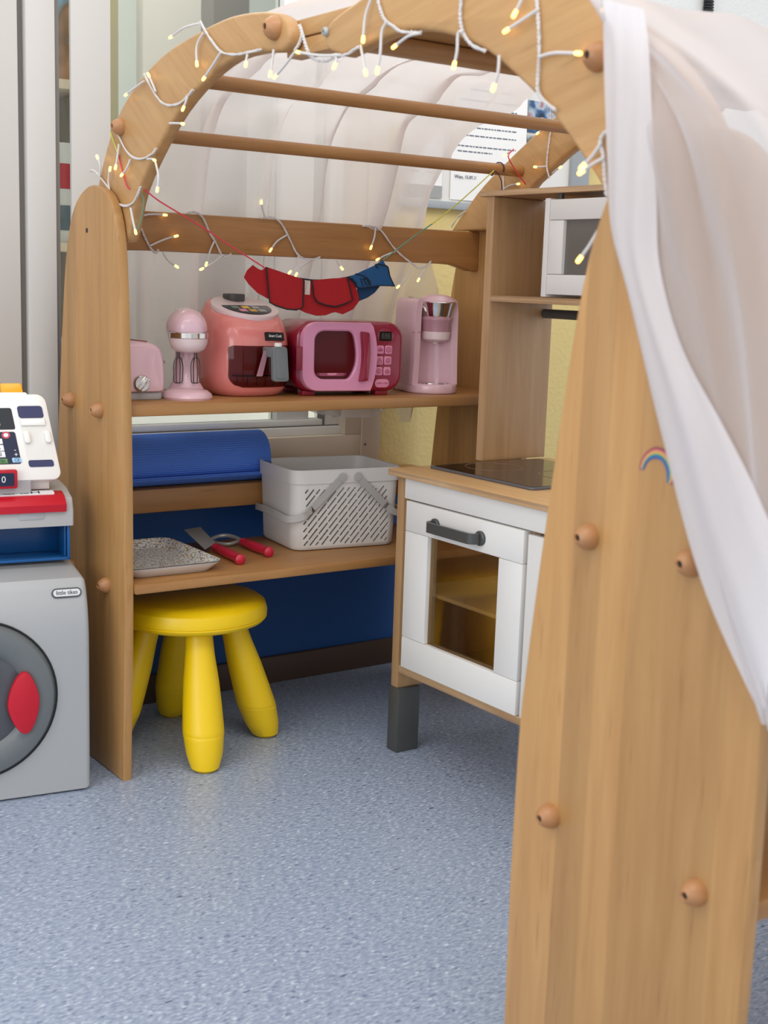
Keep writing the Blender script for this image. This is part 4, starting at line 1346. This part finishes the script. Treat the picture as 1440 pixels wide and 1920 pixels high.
# coffee machine
co = thing('toy_coffee_machine', 'pale pink toy coffee machine with chrome head at right end of shelf', 'toy coffee maker', (1.690, 2.238, ZS), -13)
part('base', G().prism([(.066 * math.cos(rad(a)), -.015 + .063 * math.sin(rad(a))) for a in range(180, 361, 8)] + [(.066, .06), (-.066, .06)], 'z', 0, .020, .005, 3), M['pastel'], co)
part('drip_tray', G().lathe([(0, .0195), (.034, .0195), (.034, .0215), (0, .0215)], (.004, -.035, 0), 32, sy=.7), M['chrome'], co)
# tower: U-shaped plan with a shallow bay in front
tw = []
for z, k in ((.018, 1.0), (.06, .97), (.12, .95), (.17, .94), (.188, .90), (.196, .80)):
    w_ = .066 * k
    lp = [(-w_, .055), (-w_, -.030), (-w_ + .006, -.043), (-w_ + .022, -.040), (-w_ + .030, -.016), (-.014, -.002), (.014, -.002), (w_ - .030, -.016), (w_ - .022, -.040), (w_ - .006, -.043), (w_, -.030), (w_, .055)]
    tw.append([Vector((a * (1 if abs(a) > .02 else 1), b, z)) for a, b in lp])
part('tower', G().loft(tw), M['pastel'], co, ang=60)
# brew head on top: chrome visor, clear tank, white spout
HC = (.006, -.026, 0)
part('head_top', G().lathe([(0, .206), (.02, .205), (.036, .200), (.043, .192), (.043, .186), (0, .186)], HC, 40), M['pastel'], co)
part('chrome_visor', G().lathe([(.0375, .160), (.0385, .162), (.042, .176), (.046, .186), (.047, .1885), (.045, .190), (.0, .190), (0, .160)], HC, 40), M['chrome'], co)
part('visor_arm', G().loft([[Vector((-.030, -.046, .170)), Vector((-.030, .02, .170)), Vector((-.034, .02, .170)), Vector((-.034, -.046, .170))],
                            [Vector((-.034, -.030, .196)), Vector((-.034, .03, .200)), Vector((-.042, .03, .199)), Vector((-.042, -.030, .194))]]), M['chrome'], co)
part('water_tank', G().lathe([(0, .128), (.035, .128), (.038, .150), (.0395, .1525), (.0395, .156), (.0375, .160), (0, .160)], HC, 40), M['mauve_clear'], co)
part('spout_cup', G().lathe([(0, .103), (.008, .103), (.008, .1065), (.024, .108), (.033, .113), (.0355, .1285), (0, .1285)], HC, 40), M['paleface'], co)
part('seam', G().box((-.0645, -.0418, .1265), (-.0355, -.0395, .1273)), M['key_print'], co)

for o in co.children:
    o.data.transform(Matrix.Diagonal((.86, 1, 1, 1)))

# ------------------------------------------------------------------ lower shelf
ZL = .369
# rolled mat on the back plank
yM, zM = 2.453, .5415
ro_m = thing('rolled_mat', 'rolled blue ribbed foam mat lying on the back plank', 'mat', (1.21, yM, .487))
sp = []
TH = .0052
turns = 5.2
N_ = 190
inner, outer_ = [], []
for k in range(N_ + 1):
    a = k / N_ * turns * 2 * math.pi
    r = .0545 - (turns * 2 * math.pi - a) / (2 * math.pi) * (TH + .0012)
    an = a - (turns * 2 * math.pi) + rad(-100)
    outer_.append((r * math.cos(an), r * math.sin(an)))
    inner.append(((r - TH) * math.cos(an), (r - TH) * math.sin(an)))
# loose end leaving the roll towards the front
e0 = Vector(outer_[-1]); e1 = Vector(inner[-1])
for k in range(1, 6):
    outer_.append((e0.x - .0105 * k, e0.y - .0007 + .00075 * k * k))
    inner.append((e1.x - .0105 * k + .0006 * k, e1.y - .0007 + .00075 * k * k))
outl = [(yM - a * -1 if False else yM + a, zM + b) for a, b in outer_] + [(yM + a, zM + b) for a, b in inner[::-1]]
part('roll', G().prism(outl, 'x', 1.025, 1.405), M['mat_blue'], ro_m, True)

# storage basket
bk = thing('storage_basket', 'light grey plastic basket with slotted sides and two grey carrying straps', 'basket', (1.36, 2.225, ZL), -7)
BW, BDp, BH = .236, .178, .168


def rr3(x0, x1, y0, y1, r, z):
    return [Vector((a, b, z)) for a, b in rrect(x0, x1, y0, y1, r, 6)]


def ring_at(z, ins=0.0):
    f = z / BH
    e = .006 * f
    o = .0025 if z > .139 else 0
    return rr3(-e - o + ins, BW + e + o - ins, -e - o + ins, BDp + e + o - ins, .026 - ins * .8, z)


lps = [ring_at(.0, .012), ring_at(.002, .004), ring_at(.008), ring_at(.07), ring_at(.1385), ring_at(.1395), ring_at(BH - .001), ring_at(BH, .001), ring_at(BH - .001, .004), ring_at(.1395, .005), ring_at(.07, .0028), ring_at(.008, .003), ring_at(.004, .012)]
bo = part('tub', G().loft(lps), M['basket'], bk)
cut = G()
ang = rad(50)
dvx, dvz = math.cos(ang), math.sin(ang)
nx, nz_ = -dvz, dvx
row = 0
for s_ in np.arange(-.145, .11, .0102):
    off = (row * .0095) % .032
    row += 1
    k = -.05 + off
    while k < .30:
        a_, b_ = k, k + .026
        k += .032
        pts = []
        # clip the slot to the perforated field
        def inside(tq):
            x = .02 + nx * s_ + dvx * tq; z = .012 + nz_ * s_ + dvz * tq
            return .021 < x < .214 and .012 < z < .128
        ts = [tq for tq in np.linspace(a_, b_, 14) if inside(tq)]
        if len(ts) < 4:
            continue
        p0 = Vector((.02 + nx * s_ + dvx * ts[0], 0, .012 + nz_ * s_ + dvz * ts[0]))
        p1 = Vector((.02 + nx * s_ + dvx * ts[-1], 0, .012 + nz_ * s_ + dvz * ts[-1]))
        oo = []
        for q in range(5):
            a = ang + rad(-90 + 180 * q / 4)
            oo.append((p1.x + .0021 * math.cos(a), p1.z + .0021 * math.sin(a)))
        for q in range(5):
            a = ang + rad(90 + 180 * q / 4)
            oo.append((p0.x + .0021 * math.cos(a), p0.z + .0021 * math.sin(a)))
        cut.prism(oo, 'y', -.02, .012)
cme = bpy.data.meshes.new('slots')
cut.b.to_mesh(cme); cut.b.free()
cob = bpy.data.objects.new('slots', cme)
C.objects.link(cob)
cob.matrix_world = WM[bk.name]
bpy.context.view_layer.update()
md_ = bo.modifiers.new('slots', 'BOOLEAN')
md_.operation = 'DIFFERENCE'; md_.solver = 'EXACT'; md_.object = cob
bpy.context.view_layer.update()
bm2 = bpy.data.meshes.new_from_object(bo.evaluated_get(bpy.context.evaluated_depsgraph_get()))
bo.modifiers.clear()
bo.data = bm2
bm2.set_sharp_from_angle(angle=rad(35))
bpy.data.objects.remove(cob)


def strap(pts, name='carrying_strap'):
    """flat band: width across w, thin along the outward direction"""
    g = G()
    P = smooth([Vector(p[0]) for p in pts], 6)
    Wd = smooth([Vector(p[1]) for p in pts], 6)
    loops = []
    for k, p in enumerate(P):
        tdir = (P[min(k + 1, len(P) - 1)] - P[max(k - 1, 0)]).normalized()
        wv = Wd[k].normalized()
        wv = (wv - tdir * wv.dot(tdir)).normalized()
        nn = tdir.cross(wv).normalized()
        a, b = .0014, .0068
        loops.append([p + nn * a + wv * b, p - nn * a + wv * b, p - nn * a - wv * b, p + nn * a - wv * b])
    g.loft(loops)
    return part(name, g, M['strap'], bk, label='grey folded-down carrying strap')


e = .0105
for sgn in (0, 1):
    def X_(x):
        return x if not sgn else BW - x
    up = (.75, 0, .65) if not sgn else (-.75, 0, .65)
    dn = (0, 0, 1)
    strap([((X_(.098), -e, .150), up), ((X_(.07), -e, .123), up), ((X_(.03), -e, .086), up), ((X_(.010), -e + .001, .073), (.3, 0, .9) if not sgn else (-.3, 0, .9)), ((X_(-.012), .006, .068), dn), ((X_(-.020), .04, .072), dn),
           ((X_(-.022), BDp / 2, .074), dn), ((X_(-.020), BDp - .04, .072), dn), ((X_(-.012), BDp - .006, .068), dn), ((X_(.010), BDp + e - .001, .073), dn), ((X_(.03), BDp + e, .086), up), ((X_(.07), BDp + e, .123), up), ((X_(.098), BDp + e, .150), up)])
    for yy, d_ in ((-e, -1), (BDp + e, 1)):
        part('pivot', G().lathe([(0, 0), (.0085, 0), (.0085, d_ * .003), (0, d_ * .0035)], (X_(.100), yy - d_ * .0005, .152), 18, 'y'), M['strap'], bk)

# speckled tray
tr = thing('serving_tray', 'speckled rectangular melamine tray with white rim on the lower shelf', 'tray', (1.055, 2.26, ZL), -1)
tw_, td_ = .100, .128


def tray_ring(ins, z, r=.028):
    return rr3(-tw_ + ins, tw_ - ins, -td_ + ins, td_ - ins, r, z)


part('base', G().loft([tray_ring(.020, 0), tray_ring(.016, .001), tray_ring(.004, .015), tray_ring(.0, .0195), tray_ring(-.0005, .0205), tray_ring(.0, .021), tray_ring(.004, .0205), tray_ring(.018, .0045), tray_ring(.03, .004)]), M['tray_white'], tr)
part('speckled_face', G().loft([tray_ring(.0005, .0214), tray_ring(.0042, .0209), tray_ring(.018, .0049), tray_ring(.03, .0044)], (False, True)), M['tray'], tr)
part('dark_edge', G().tube([tuple(p) for p in tray_ring(-.0004, .0206)], .0007, 6, closed=True), M['logo'], tr)


def utensil(name, label, cat, h0, h1):
    d = (h1 - h0)
    ang_ = math.degrees(math.atan2(d.y, d.x))
    return thing(name, label, cat, (h1.x, h1.y, ZL), ang_), d.length


def handle(tn, ln):
    """turned grip from the collar at -ln to the round tip at the origin"""
    r = .0105
    pr = [(0, -ln), (.0085, -ln), (.0088, -ln + .006), (.0075, -ln + .010), (.0088, -ln + .016), (.0100, -ln * .5), (.0088, -.022), (.0085, -.018), (.0108, -.012), (.0105, -.004), (.006, 0), (0, .001)]
    return part('handle', G().lathe(pr, (0, 0, .011), 20, 'x'), M['handle_red'], tn, label='red turned handle')


h0, h1 = px(404, 1026, 2, ZL + .011), px(453, 1050, 2, ZL + .011)
ut, ln = utensil('toy_spatula', 'toy spatula with square steel blade and red handle, beside the tray', 'spatula', h0, h1)
handle(ut, ln)
inv = WM[ut.name].inverted()
bl = [px(x, y, 2, z) for x, y, z in ((404, 1026, ZL + .012), (345, 994, ZL + .027), (372, 990, ZL + .027), (398, 1018, ZL + .014))]
a0, b0 = inv @ px(384, 1031, 2, ZL + .013), inv @ px(345, 994, 2, ZL + .03)
c0, d0 = inv @ px(376, 989, 2, ZL + .03), inv @ px(404, 1019, 2, ZL + .013)
g = G()
tv = [g.b.verts.new(p) for p in (a0, b0, c0, d0)]
f_ = g.b.faces.new(tv)
rt_ = bmesh.ops.extrude_face_region(g.b, geom=[f_])
bmesh.ops.translate(g.b, verts=[v for v in rt_['geom'] if isinstance(v, bmesh.types.BMVert)], vec=(0, 0, .0012))
bmesh.ops.recalc_face_normals(g.b, faces=g.b.faces)
part('blade', g, M['steel'], ut, flat=True)
part('shank', G().tube([(-ln - .012, 0, .0115), (-ln + .004, 0, .011)], .004, 8), M['steel'], ut)

h0, h1 = px(455, 1016, 2, ZL + .011), px(507, 1036, 2, ZL + .011)
u2, ln = utensil('toy_cutter', 'toy utensil with curved steel head and red handle in front of basket', 'utensil', h0, h1)
handle(u2, ln)
inv = WM[u2.name].inverted()
part('shank', G().tube([tuple(inv @ px(x, y, 2, ZL + z)) for x, y, z in ((394, 1012, .010), (408, 1006, .012), (425, 1004, .014), (442, 1008, .013), (458, 1017, .011))], .0042, 8, 3), M['steel'], u2)
part('curved_head', G().tube([tuple(inv @ px(x, y, 2, ZL + z)) for x, y, z in ((398, 1015, .006), (412, 1019, .006), (430, 1020, .007), (446, 1015, .009))], .0034, 8, 3), M['steel'], u2)

# ------------------------------------------------------------------ washing line and felt clothes
YLn = 2.095
wl = thing('washing_line', 'thin multicoloured cord strung from near arch to far rod', 'cord', (1.4, YLn, 1.0))


def onY(pts, y):
    return [px(a, b, 1, y) for a, b in pts]


p_start = [px(208, 250, 0, AX - .002), px(222, 290, 0, AX - .002), px(232, 330, 0, AX - .002), px(240, 352, 0, AX - .003), px(258, 359, 0, AX + .01)]
cr1 = p_start + onY([(272, 357), (300, 378), (370, 420), (440, 466), (498, 503)], YLn)
part('yellow_cord', G().tube([px(207, 248, 0, AX - .004), px(214, 268, 0, AX - .004), px(222, 291, 0, AX - .004)], .0014, 6, 2), M['cord_yellow'], wl, True)
cr1 = cr1[1:]
part('red_cord', G().tube(cr1, .0013, 6, 3), M['cord_red'], wl, True, label='red stretch of cord')
mid = [px(a, b, 1, YLn) for a, b in ((498, 503), (540, 517), (570, 523), (600, 525), (650, 520), (690, 506), (718, 488))]
part('grey_cord', G().tube(mid, .0012, 6, 3), M['piping'], wl, True)
rod_y, rod_z = RODS[0]
e1 = px(926, 320, 1, rod_y - .014)
part('green_cord', G().tube(onY([(718, 488), (770, 448), (810, 420)], YLn), .0012, 6, 2), M['cord_green'], wl, True, label='green stretch of cord')
part('yellow_cord', G().tube(onY([(810, 420), (860, 380)], YLn) + [e1], .0012, 6, 2), M['cord_yellow'], wl, True, label='yellow stretch of cord')
rx = px(945, 310, 1, rod_y - .012).x
lp = [(rx - .012 + .012 * math.sin(a / 2), rod_y + .0135 * math.cos(a), rod_z + .0135 * math.sin(a)) for a in np.linspace(-2.0, 3.6, 20)]
part('dark_loop', G().tube(lp, .0013, 6), M['cord_dark'], wl, True, label='dark purple loop round the rod')
part('dark_tail', G().tube([e1, px(934, 326, 1, rod_y - .015), px(940, 340, 1, rod_y - .015), px(941, 357, 1, rod_y - .015)], .0011, 6, 3), M['cord_dark'], wl, True)
part('red_tail', G().tube([px(963, 280, 0, FX - .002), px(953, 292, 1, rod_y - .014), px(962, 312, 1, rod_y - .016), px(985, 345, 1, rod_y - .016), px(994, 358, 1, rod_y - .016)], .0014, 6, 3), M['cord_red'], wl, True)
part('green_tail', G().tube([px(265, 362, 1, YLn), px(270, 380, 1, YLn - .004), px(262, 420, 1, YLn - .002), px(253, 436, 1, YLn)], .0011, 6, 3), M['cord_green'], wl, True)


def felt(pts, y, bulge=.004, th=.0022):
    """felt panel in the plane of the line, outline in measured points"""
    P = [px(a, b, 1, y) for a, b in pts]
    return G().prism([(p.x, p.z) for p in P], 'y', y - th / 2, y + th / 2, .0005, 1)


def zp(pts):       # outline read from the enlarged crop
    return [(440 + a * 320 / 1440, 480 + b * 130 / 585) for a, b in pts]


gr = thing('felt_garment', 'red felt garment with black-edged flaps hanging on the cord', 'toy clothes', (1.4, YLn, .94))
bo_ = felt(zp([(78, 180), (105, 120), (152, 76), (200, 110), (232, 120), (262, 96), (285, 100), (420, 150), (575, 195), (592, 208), (590, 325), (636, 327), (640, 208), (800, 190), (950, 182), (1010, 240), (1040, 310), (1050, 380), (1000, 450), (912, 492), (850, 474), (812, 482), (770, 500), (690, 505), (600, 480), (540, 450), (420, 420), (275, 358), (190, 310), (120, 240)]), YLn - .001)
part('back_layer', bo_, M['felt_red'], gr, True)
f1 = zp([(268, 92), (576, 196), (582, 205), (574, 436), (520, 455), (440, 448), (350, 420), (296, 392)])
part('front_flap', felt(f1, YLn - .0045), M['felt_red'], gr, True)
f2 = zp([(650, 206), (950, 184), (968, 250), (996, 372), (930, 405), (850, 428), (770, 415), (700, 390), (668, 340), (662, 270)])
part('front_flap', felt(f2, YLn - .0045), M['felt_red'], gr, True)
part('edge_piping', G().tube(onY([f1[0]] + [f1[7], f1[6], f1[5], f1[4], f1[3], f1[2], f1[1]], YLn - .0062), .0014, 6, 0), M['piping'], gr, True)
part('edge_piping', G().tube(onY([f2[0]] + [f2[9], f2[8], f2[7], f2[6], f2[5], f2[4], f2[3], f2[2], f2[1]], YLn - .0062), .0014, 6, 0), M['piping'], gr, True)
part('waist_cord', G().tube(onY(zp([(576, 198), (650, 206)]), YLn - .005), .0009, 6), M['piping'], gr, True)

gb = thing('felt_garment', 'blue felt garment with black stitched pocket at right end of the cord', 'toy clothes', (1.56, YLn, .95))
part('back_layer', felt(zp([(1030, 262), (1225, 255), (1180, 310), (1120, 352), (1050, 380), (1042, 320)]), YLn + .002), M['felt_navy'], gb, True)
part('dark_side', felt(zp([(955, 178), (1020, 190), (1040, 270), (1010, 262), (975, 268)]), YLn - .0005), M['felt_navy'], gb, True)
b1 = zp([(962, 180), (1080, 125), (1210, 66), (1250, 36), (1275, 78), (1295, 92), (1310, 170), (1350, 254), (1230, 252), (1130, 262), (1040, 268), (1000, 200)])
part('front_panel', felt(b1, YLn - .0045), M['felt_blue'], gb, True)
for pl in ([(962, 180), (1000, 200), (1040, 268), (1130, 262), (1230, 250), (1350, 254)], [(1350, 254), (1310, 170), (1294, 92), (1250, 76), (1185, 70), (1210, 104)], [(1018, 150), (1060, 160), (1110, 180), (1140, 215), (1148, 250)],
           [(1060, 190), (1085, 256)], [(1080, 190), (1120, 250)], [(1092, 190), (1120, 205), (1135, 245)], [(985, 185), (1030, 235)]):
    part('stitching', G().tube(onY(zp(pl), YLn - .0062), .0010, 6, 2), M['piping'], gb, True)

# ------------------------------------------------------------------ sheer curtains
cv = [(1.40, 1.288), (1.56, 1.298), (1.70, 1.302), (1.80, 1.300), (1.90, 1.288), (2.0, 1.266), (2.09, 1.236), (2.17, 1.190), (2.235, 1.135), (2.29, 1.06), (2.345, .98), (2.39, .90), (2.42, .80), (2.435, .70), (2.44, .60)]
CV = smooth([Vector((0, a, b)) for a, b in cv], 8)
cl_ = [0]
for a, b in zip(CV, CV[1:]):
    cl_.append(cl_[-1] + (b - a).length)
cl_ = np.array(cl_)
CVy, CVz = np.array([p.y for p in CV]), np.array([p.z for p in CV])


def xright(y, z):
    if y < 1.9:
        return 1.80 - .1 * max(0, (y - 1.5) / .4)
    return float(np.interp(y, [1.9, 2.05, 2.15, 2.2, 2.26, 2.31, 2.38, 2.42, 2.44], [1.70, 1.705, 1.69, 1.70, 1.70, 1.73, 1.80, 1.845, 1.80]))


def zbot(x):
    return float(np.interp(x, [.98, 1.45, 1.54, 1.62, 1.69, 1.725, 1.735, 1.76, 1.768, 1.785, 1.79, 1.80, 1.9], [.69, .675, .625, .612, .613, .628, .672, .675, .600, .596, .68, .69, .70]))


def rear(u, v):
    s_ = v * cl_[-1]
    y, z = float(np.interp(s_, cl_, CVy)), float(np.interp(s_, cl_, CVz))
    x = .992 + (xright(y, z) - .992) * u
    if z < .70:
        zb = zbot(x)
        if z < zb:
            z = zb
    # pleats run down the cloth; where they are tight the cloth overlaps itself
    e_ = .02
    ty = float(np.interp(min(s_ + e_, cl_[-1]), cl_, CVy) - np.interp(max(s_ - e_, 0), cl_, CVy))
    tz = float(np.interp(min(s_ + e_, cl_[-1]), cl_, CVz) - np.interp(max(s_ - e_, 0), cl_, CVz))
    ll = math.hypot(ty, tz)
    ny, nz = -tz / ll, ty / ll
    if nz < 0 and s_ < .6:
        ny, nz = -ny, -nz
    ph = x - .10 * s_ + .025 * math.sin(6 * s_ + 3 * x)
    amt = max(0.12, min(1, (s_ - .10) / .45))
    d = .010 * math.sin(29 * ph + .8) + .009 * math.sin(49 * ph + 2.1 + 1.5 * s_) + .005 * math.sin(97 * ph + 4 * s_)
    d += .006 * math.sin(14 * x + 9 * s_)
    d *= amt
    hold = max(0.15, min(1.0, min(abs(y - 1.93), abs(y - 2.128)) / .07)) if y < 2.3 else 1.0
    d = d * hold - .004 * amt * (1 - abs(2 * ((s_ * 4) % 1) - 1)) * (hold > .9)
    x += (.021 * math.sin(49 * ph + .5) + .010 * math.sin(83 * ph + 1.0)) * amt * min(1, 6 * u) * min(1, 6 * (1 - u))
    y += abs(ny) * d if s_ > .3 else ny * d
    z += abs(nz) * d
    y = min(y, 2.492)
    return (x, y, z)


g = G().grid(rear, 260, 110)
tag(part('canopy_curtain', g, M['curtain'], ang=180), 'sheer white curtain over the rear half of the canopy and behind the shelf', 'curtain')

# front curtain: lies over the front half of the arches, its corner hanging over the upright
SIDE = smooth([Vector(p) for p in ((0, .985, 1.200), (0, .93, 1.168), (0, .85, 1.12), (0, .775, 1.06), (0, .725, .97), (0, .700, .88), (0, .690, .78), (0, .688, .66), (0, .69, .54))], 8)
LEFT = [px(a, b, 0, .928) for a, b in ((1143, 0), (1146, 90), (1148, 180), (1150, 300), (1155, 430), (1190, 560), (1250, 800), (1330, 1090), (1440, 1340))]
LEFT = smooth(LEFT, 8)


def pick(P, t):
    f = t * (len(P) - 1)
    i = min(int(f), len(P) - 2)
    return P[i].lerp(P[i + 1], f - i)


def front(u, v):
    """u 0..1: hanging edge -> edge of the upright -> back along the side; v: top -> bottom corner"""
    L_ = pick(LEFT, v)
    Sd = pick(SIDE, v)
    U0 = .46
    fold = math.sin(v * 9 + 2) * .5 + math.sin(v * 23) * .3
    if u < U0:
        k = u / U0
        p = Vector((.928, L_.y, L_.z)).lerp(Vector((.930, Sd.y, Sd.z)), k)
        bulge = math.sin(k * math.pi)
        p.x -= .010 * bulge * (1 + .5 * math.sin(k * 16 + v * 4)) + .004 * math.sin(k * 26 - v * 7) * bulge
        p.y += .003 * math.sin(k * 30 + v * 6) * bulge
        p.z += .004 * math.sin(k * 21 + v * 11) * bulge
        return p
    k = (u - U0) / (1 - U0)
    w_ = min(1, k * 6)
    p = Vector((.930 + .93 * k, Sd.y - .002 - .010 * w_ * (1 + math.sin(k * 40 + v * 7)), Sd.z + .0))
    return p


g = G().grid(front, 90, 90)
fc = part('canopy_curtain', g, M['curtain_front'], ang=180)
tag(fc, 'sheer white curtain falling diagonally over the foreground upright at right', 'curtain')
# double hem along the hanging edge
HEM = smooth([px(a, b, 0, .9215) for a, b in ((1222, 20), (1230, 90), (1235, 260), (1240, 380), (1248, 500), (1292, 650), (1372, 800), (1430, 920), (1520, 1140))], 8)
g = G().grid(lambda u, v: pick(LEFT, v).lerp(pick(HEM, v), u) + Vector((-.0085 - .008 * math.sin(u * math.pi) - .002 * math.sin(u * 14 + v * 9), 0, 0)), 16, 70)
part('double_hem', g, M['curtain_hem'], fc, ang=180)

# ------------------------------------------------------------------ fairy lights
fl = thing('fairy_lights', 'white string of warm fairy lights wound round the arches and rail', 'string lights', (1.2, 1.6, 1.1))
PN = ('x', AX - .0035)           # just before the near arch
PR_ = ('y', 2.2815)              # just before the rail
PFar = ('x', FX - .004)


def P3(pts, pl):
    ax = 0 if pl[0] == 'x' else 1
    return [px(q[0], q[1], ax, pl[1] - (q[2] if len(q) > 2 else 0)) for q in pts]




def twist(P, r=.0016, rad_=.0013, turns=.0095):
    """two wires twisted round each other along P"""
    P = smooth(P, 8)
    ln = 0
    A, B = [], []
    for k, p in enumerate(P):
        t_ = (P[min(k + 1, len(P) - 1)] - P[max(k - 1, 0)]).normalized()
        s_ = t_.orthogonal().normalized()
        if k:
            ln += (p - P[k - 1]).length
        up_ = t_.cross(Vector((1, 0, 0)))
        if up_.length < .1:
            up_ = t_.cross(Vector((0, 0, 1)))
        up_.normalize()
        s_ = up_.cross(t_)
        a = 2 * math.pi * ln / turns
        d = up_ * math.cos(a) * rad_ + s_ * math.sin(a) * rad_
        A.append(p + d); B.append(p - d)
    part('cord', G().tube(A, r * .8, 6).tube(B, r * .8, 6), M['wire'], fl, True)


for pts in ([(170, 320), (178, 322), (190, 335), (205, 355), (217, 378), (235, 386), (250, 379), (264, 350)],
            [(208, 235), (222, 255), (235, 280), (250, 295), (268, 297), (286, 288), (293, 278)],
            [(270, 138), (280, 158), (295, 183), (310, 196), (333, 195), (352, 180), (362, 168)],
            [(375, 40), (383, 55), (396, 75), (415, 97), (440, 102), (470, 97), (490, 93)],
            [(561, 46), (566, 62), (562, 80), (552, 96)], [(563, 50), (569, 70), (574, 88), (578, 98)],
            [(580, 104), (592, 112), (612, 114), (628, 108), (650, 102), (672, 88)],
            [(706, -10), (714, 20), (722, 38), (738, 50), (752, 59), (790, 61)],
            [(866, -10), (863, 30), (868, 60), (884, 84), (910, 96)],
            [(1006, -10), (1010, 50), (1011, 100), (1008, 160), (1012, 180), (1028, 197), (1042, 207)],
            [(1152, 234), (1132, 252), (1126, 268), (1132, 296), (1134, 330), (1138, 368)]):
    twist(P3(pts, PN))
for pts in ([(240, 380), (252, 405), (262, 422), (272, 446), (283, 466), (292, 474), (297, 468)],
            [(350, 400), (366, 398), (380, 408), (394, 438), (403, 452), (416, 478), (426, 481), (433, 476)],
            [(488, 409), (512, 408), (528, 420), (543, 448), (556, 474), (570, 485), (585, 487), (600, 482)],
            [(680, 424), (700, 424), (716, 434), (735, 460), (752, 478), (770, 492), (784, 502), (800, 498), (808, 490)]):
    twist(P3(pts, PR_))
for pts in ([(1036, 224), (1034, 240), (1030, 262), (1025, 308), (1030, 334)], [(943, 322), (944, 345), (945, 358)], [(872, 396), (858, 408), (846, 426)]):
    twist(P3(pts, PFar), .0014, .0011)

LEADS = [  # (plane, points from the cord to the bulb)
    (PN, [(187, 333), (188, 312), (183, 296)]), (PN, [(207, 366), (203, 340), (206, 318)]), (PN, [(223, 270), (220, 295), (217, 312)]),
    (PN, [(244, 299), (238, 315), (229, 327)]), (PN, [(245, 390), (249, 412), (254, 434)]), (PN, [(276, 298), (284, 298), (289, 300)]),
    (PN, [(291, 302), (297, 330), (295, 354)]), (PN, [(270, 152), (252, 165), (237, 177)]), (PN, [(292, 172), (285, 155), (279, 142)]),
    (PN, [(352, 180), (348, 192), (344, 202)]), (PN, [(318, 231), (332, 231), (342, 232)]), (PN, [(374, 44), (345, 52), (321, 69)]),
    (PN, [(381, 62), (369, 86), (369, 118)]), (PN, [(414, 98), (399, 122), (383, 146)]), (PN, [(464, 102), (462, 112), (461, 119)]),
    (PN, [(513, 93), (510, 120), (507, 137)]), (PN, [(552, 98), (535, 121), (517, 142)]), (PN, [(640, 103), (600, 104), (560, 98)]),
    (PN, [(630, 106), (631, 114), (628, 122)]), (PN, [(697, -5), (685, 30), (681, 72)]), (PN, [(676, 85), (681, 112), (685, 134)]),
    (PN, [(726, 40), (716, 58), (713, 100), (708, 130)]), (PN, [(788, 62), (765, 68), (741, 86)]), (PN, [(868, 60), (859, 62), (857, 95), (852, 120)]),
    (PN, [(936, 104), (934, 135), (926, 162)]), (PN, [(980, -5), (972, 12), (966, 24)]), (PN, [(1008, 18), (978, 38), (951, 56)]),
    (PN, [(1012, 106), (1040, 99), (1083, 100)]), (PN, [(1128, 266), (1112, 290), (1094, 310)]), (PN, [(1133, 296), (1115, 305), (1092, 321)]),
    (PN, [(1122, 432), (1104, 462), (1088, 484)]), (PN, [(1158, -4), (1146, 6), (1135, 15)]),
    (PR_, [(258, 408), (280, 402), (308, 403)]), (PR_, [(281, 461), (308, 449), (329, 443)]), (PR_, [(305, 472), (315, 488), (330, 499)]),
    (PR_, [(402, 452), (394, 470), (387, 494)]), (PR_, [(416, 479), (398, 494), (379, 504)]), (PR_, [(497, 408), (493, 395), (490, 380)]),
    (PR_, [(538, 441), (520, 452), (508, 468)]), (PR_, [(560, 480), (552, 500), (544, 510)]), (PR_, [(582, 487), (565, 500), (556, 514)]),
    (PR_, [(630, 486), (635, 495), (640, 502)]), (PR_, [(704, 427), (702, 445), (696, 463)]), (PR_, [(741, 472), (724, 478), (709, 486)]),
    (PR_, [(772, 505), (760, 524), (747, 537)]), (PR_, [(797, 505), (790, 515), (785, 524)]),
    (PFar, [(1033, 241), (1020, 242), (1009, 249)]), (PFar, [(1024, 312), (1012, 313), (1005, 313)]), (PFar, [(945, 354), (958, 347), (971, 345)]),
    (PFar, [(1028, 226), (1016, 222), (1005, 224)]), (PFar, [(958, 284), (952, 287), (948, 290)]), (PFar, [(1036, 325), (1044, 318), (1050, 314)]),
]
led0 = None
for pl, pts in LEADS:
    ax = pl[0]
    off = .002
    P = [px(a, b, 0 if ax == 'x' else 1, pl[1] - off - .0035 * (k / (len(pts) - 1))) for k, (a, b) in enumerate(pts)]
    PP = smooth(P, 4)
    part('lead', G().tube(PP, .0018, 7), M['wire'], fl, True)
    d = (PP[-1] - PP[-2]).normalized()
    if led0 is None:
        led0 = G().lathe([(0, -.003), (.0021, -.003), (.0024, 0), (.0024, .004), (.0018, .0058), (0, .0063)], (0, 0, 0), 10)
        lo = part('bulb', led0, M['led'], fl)
        me0 = lo.data
    else:
        lo = bpy.data.objects.new('bulb', me0)
        C.objects.link(lo)
        lo.parent = fl
    lo.location = PP[-1] - Vector(fl.location)
    lo.rotation_euler = d.to_track_quat('Z', 'Y').to_euler()
bpy.context.view_layer.update()
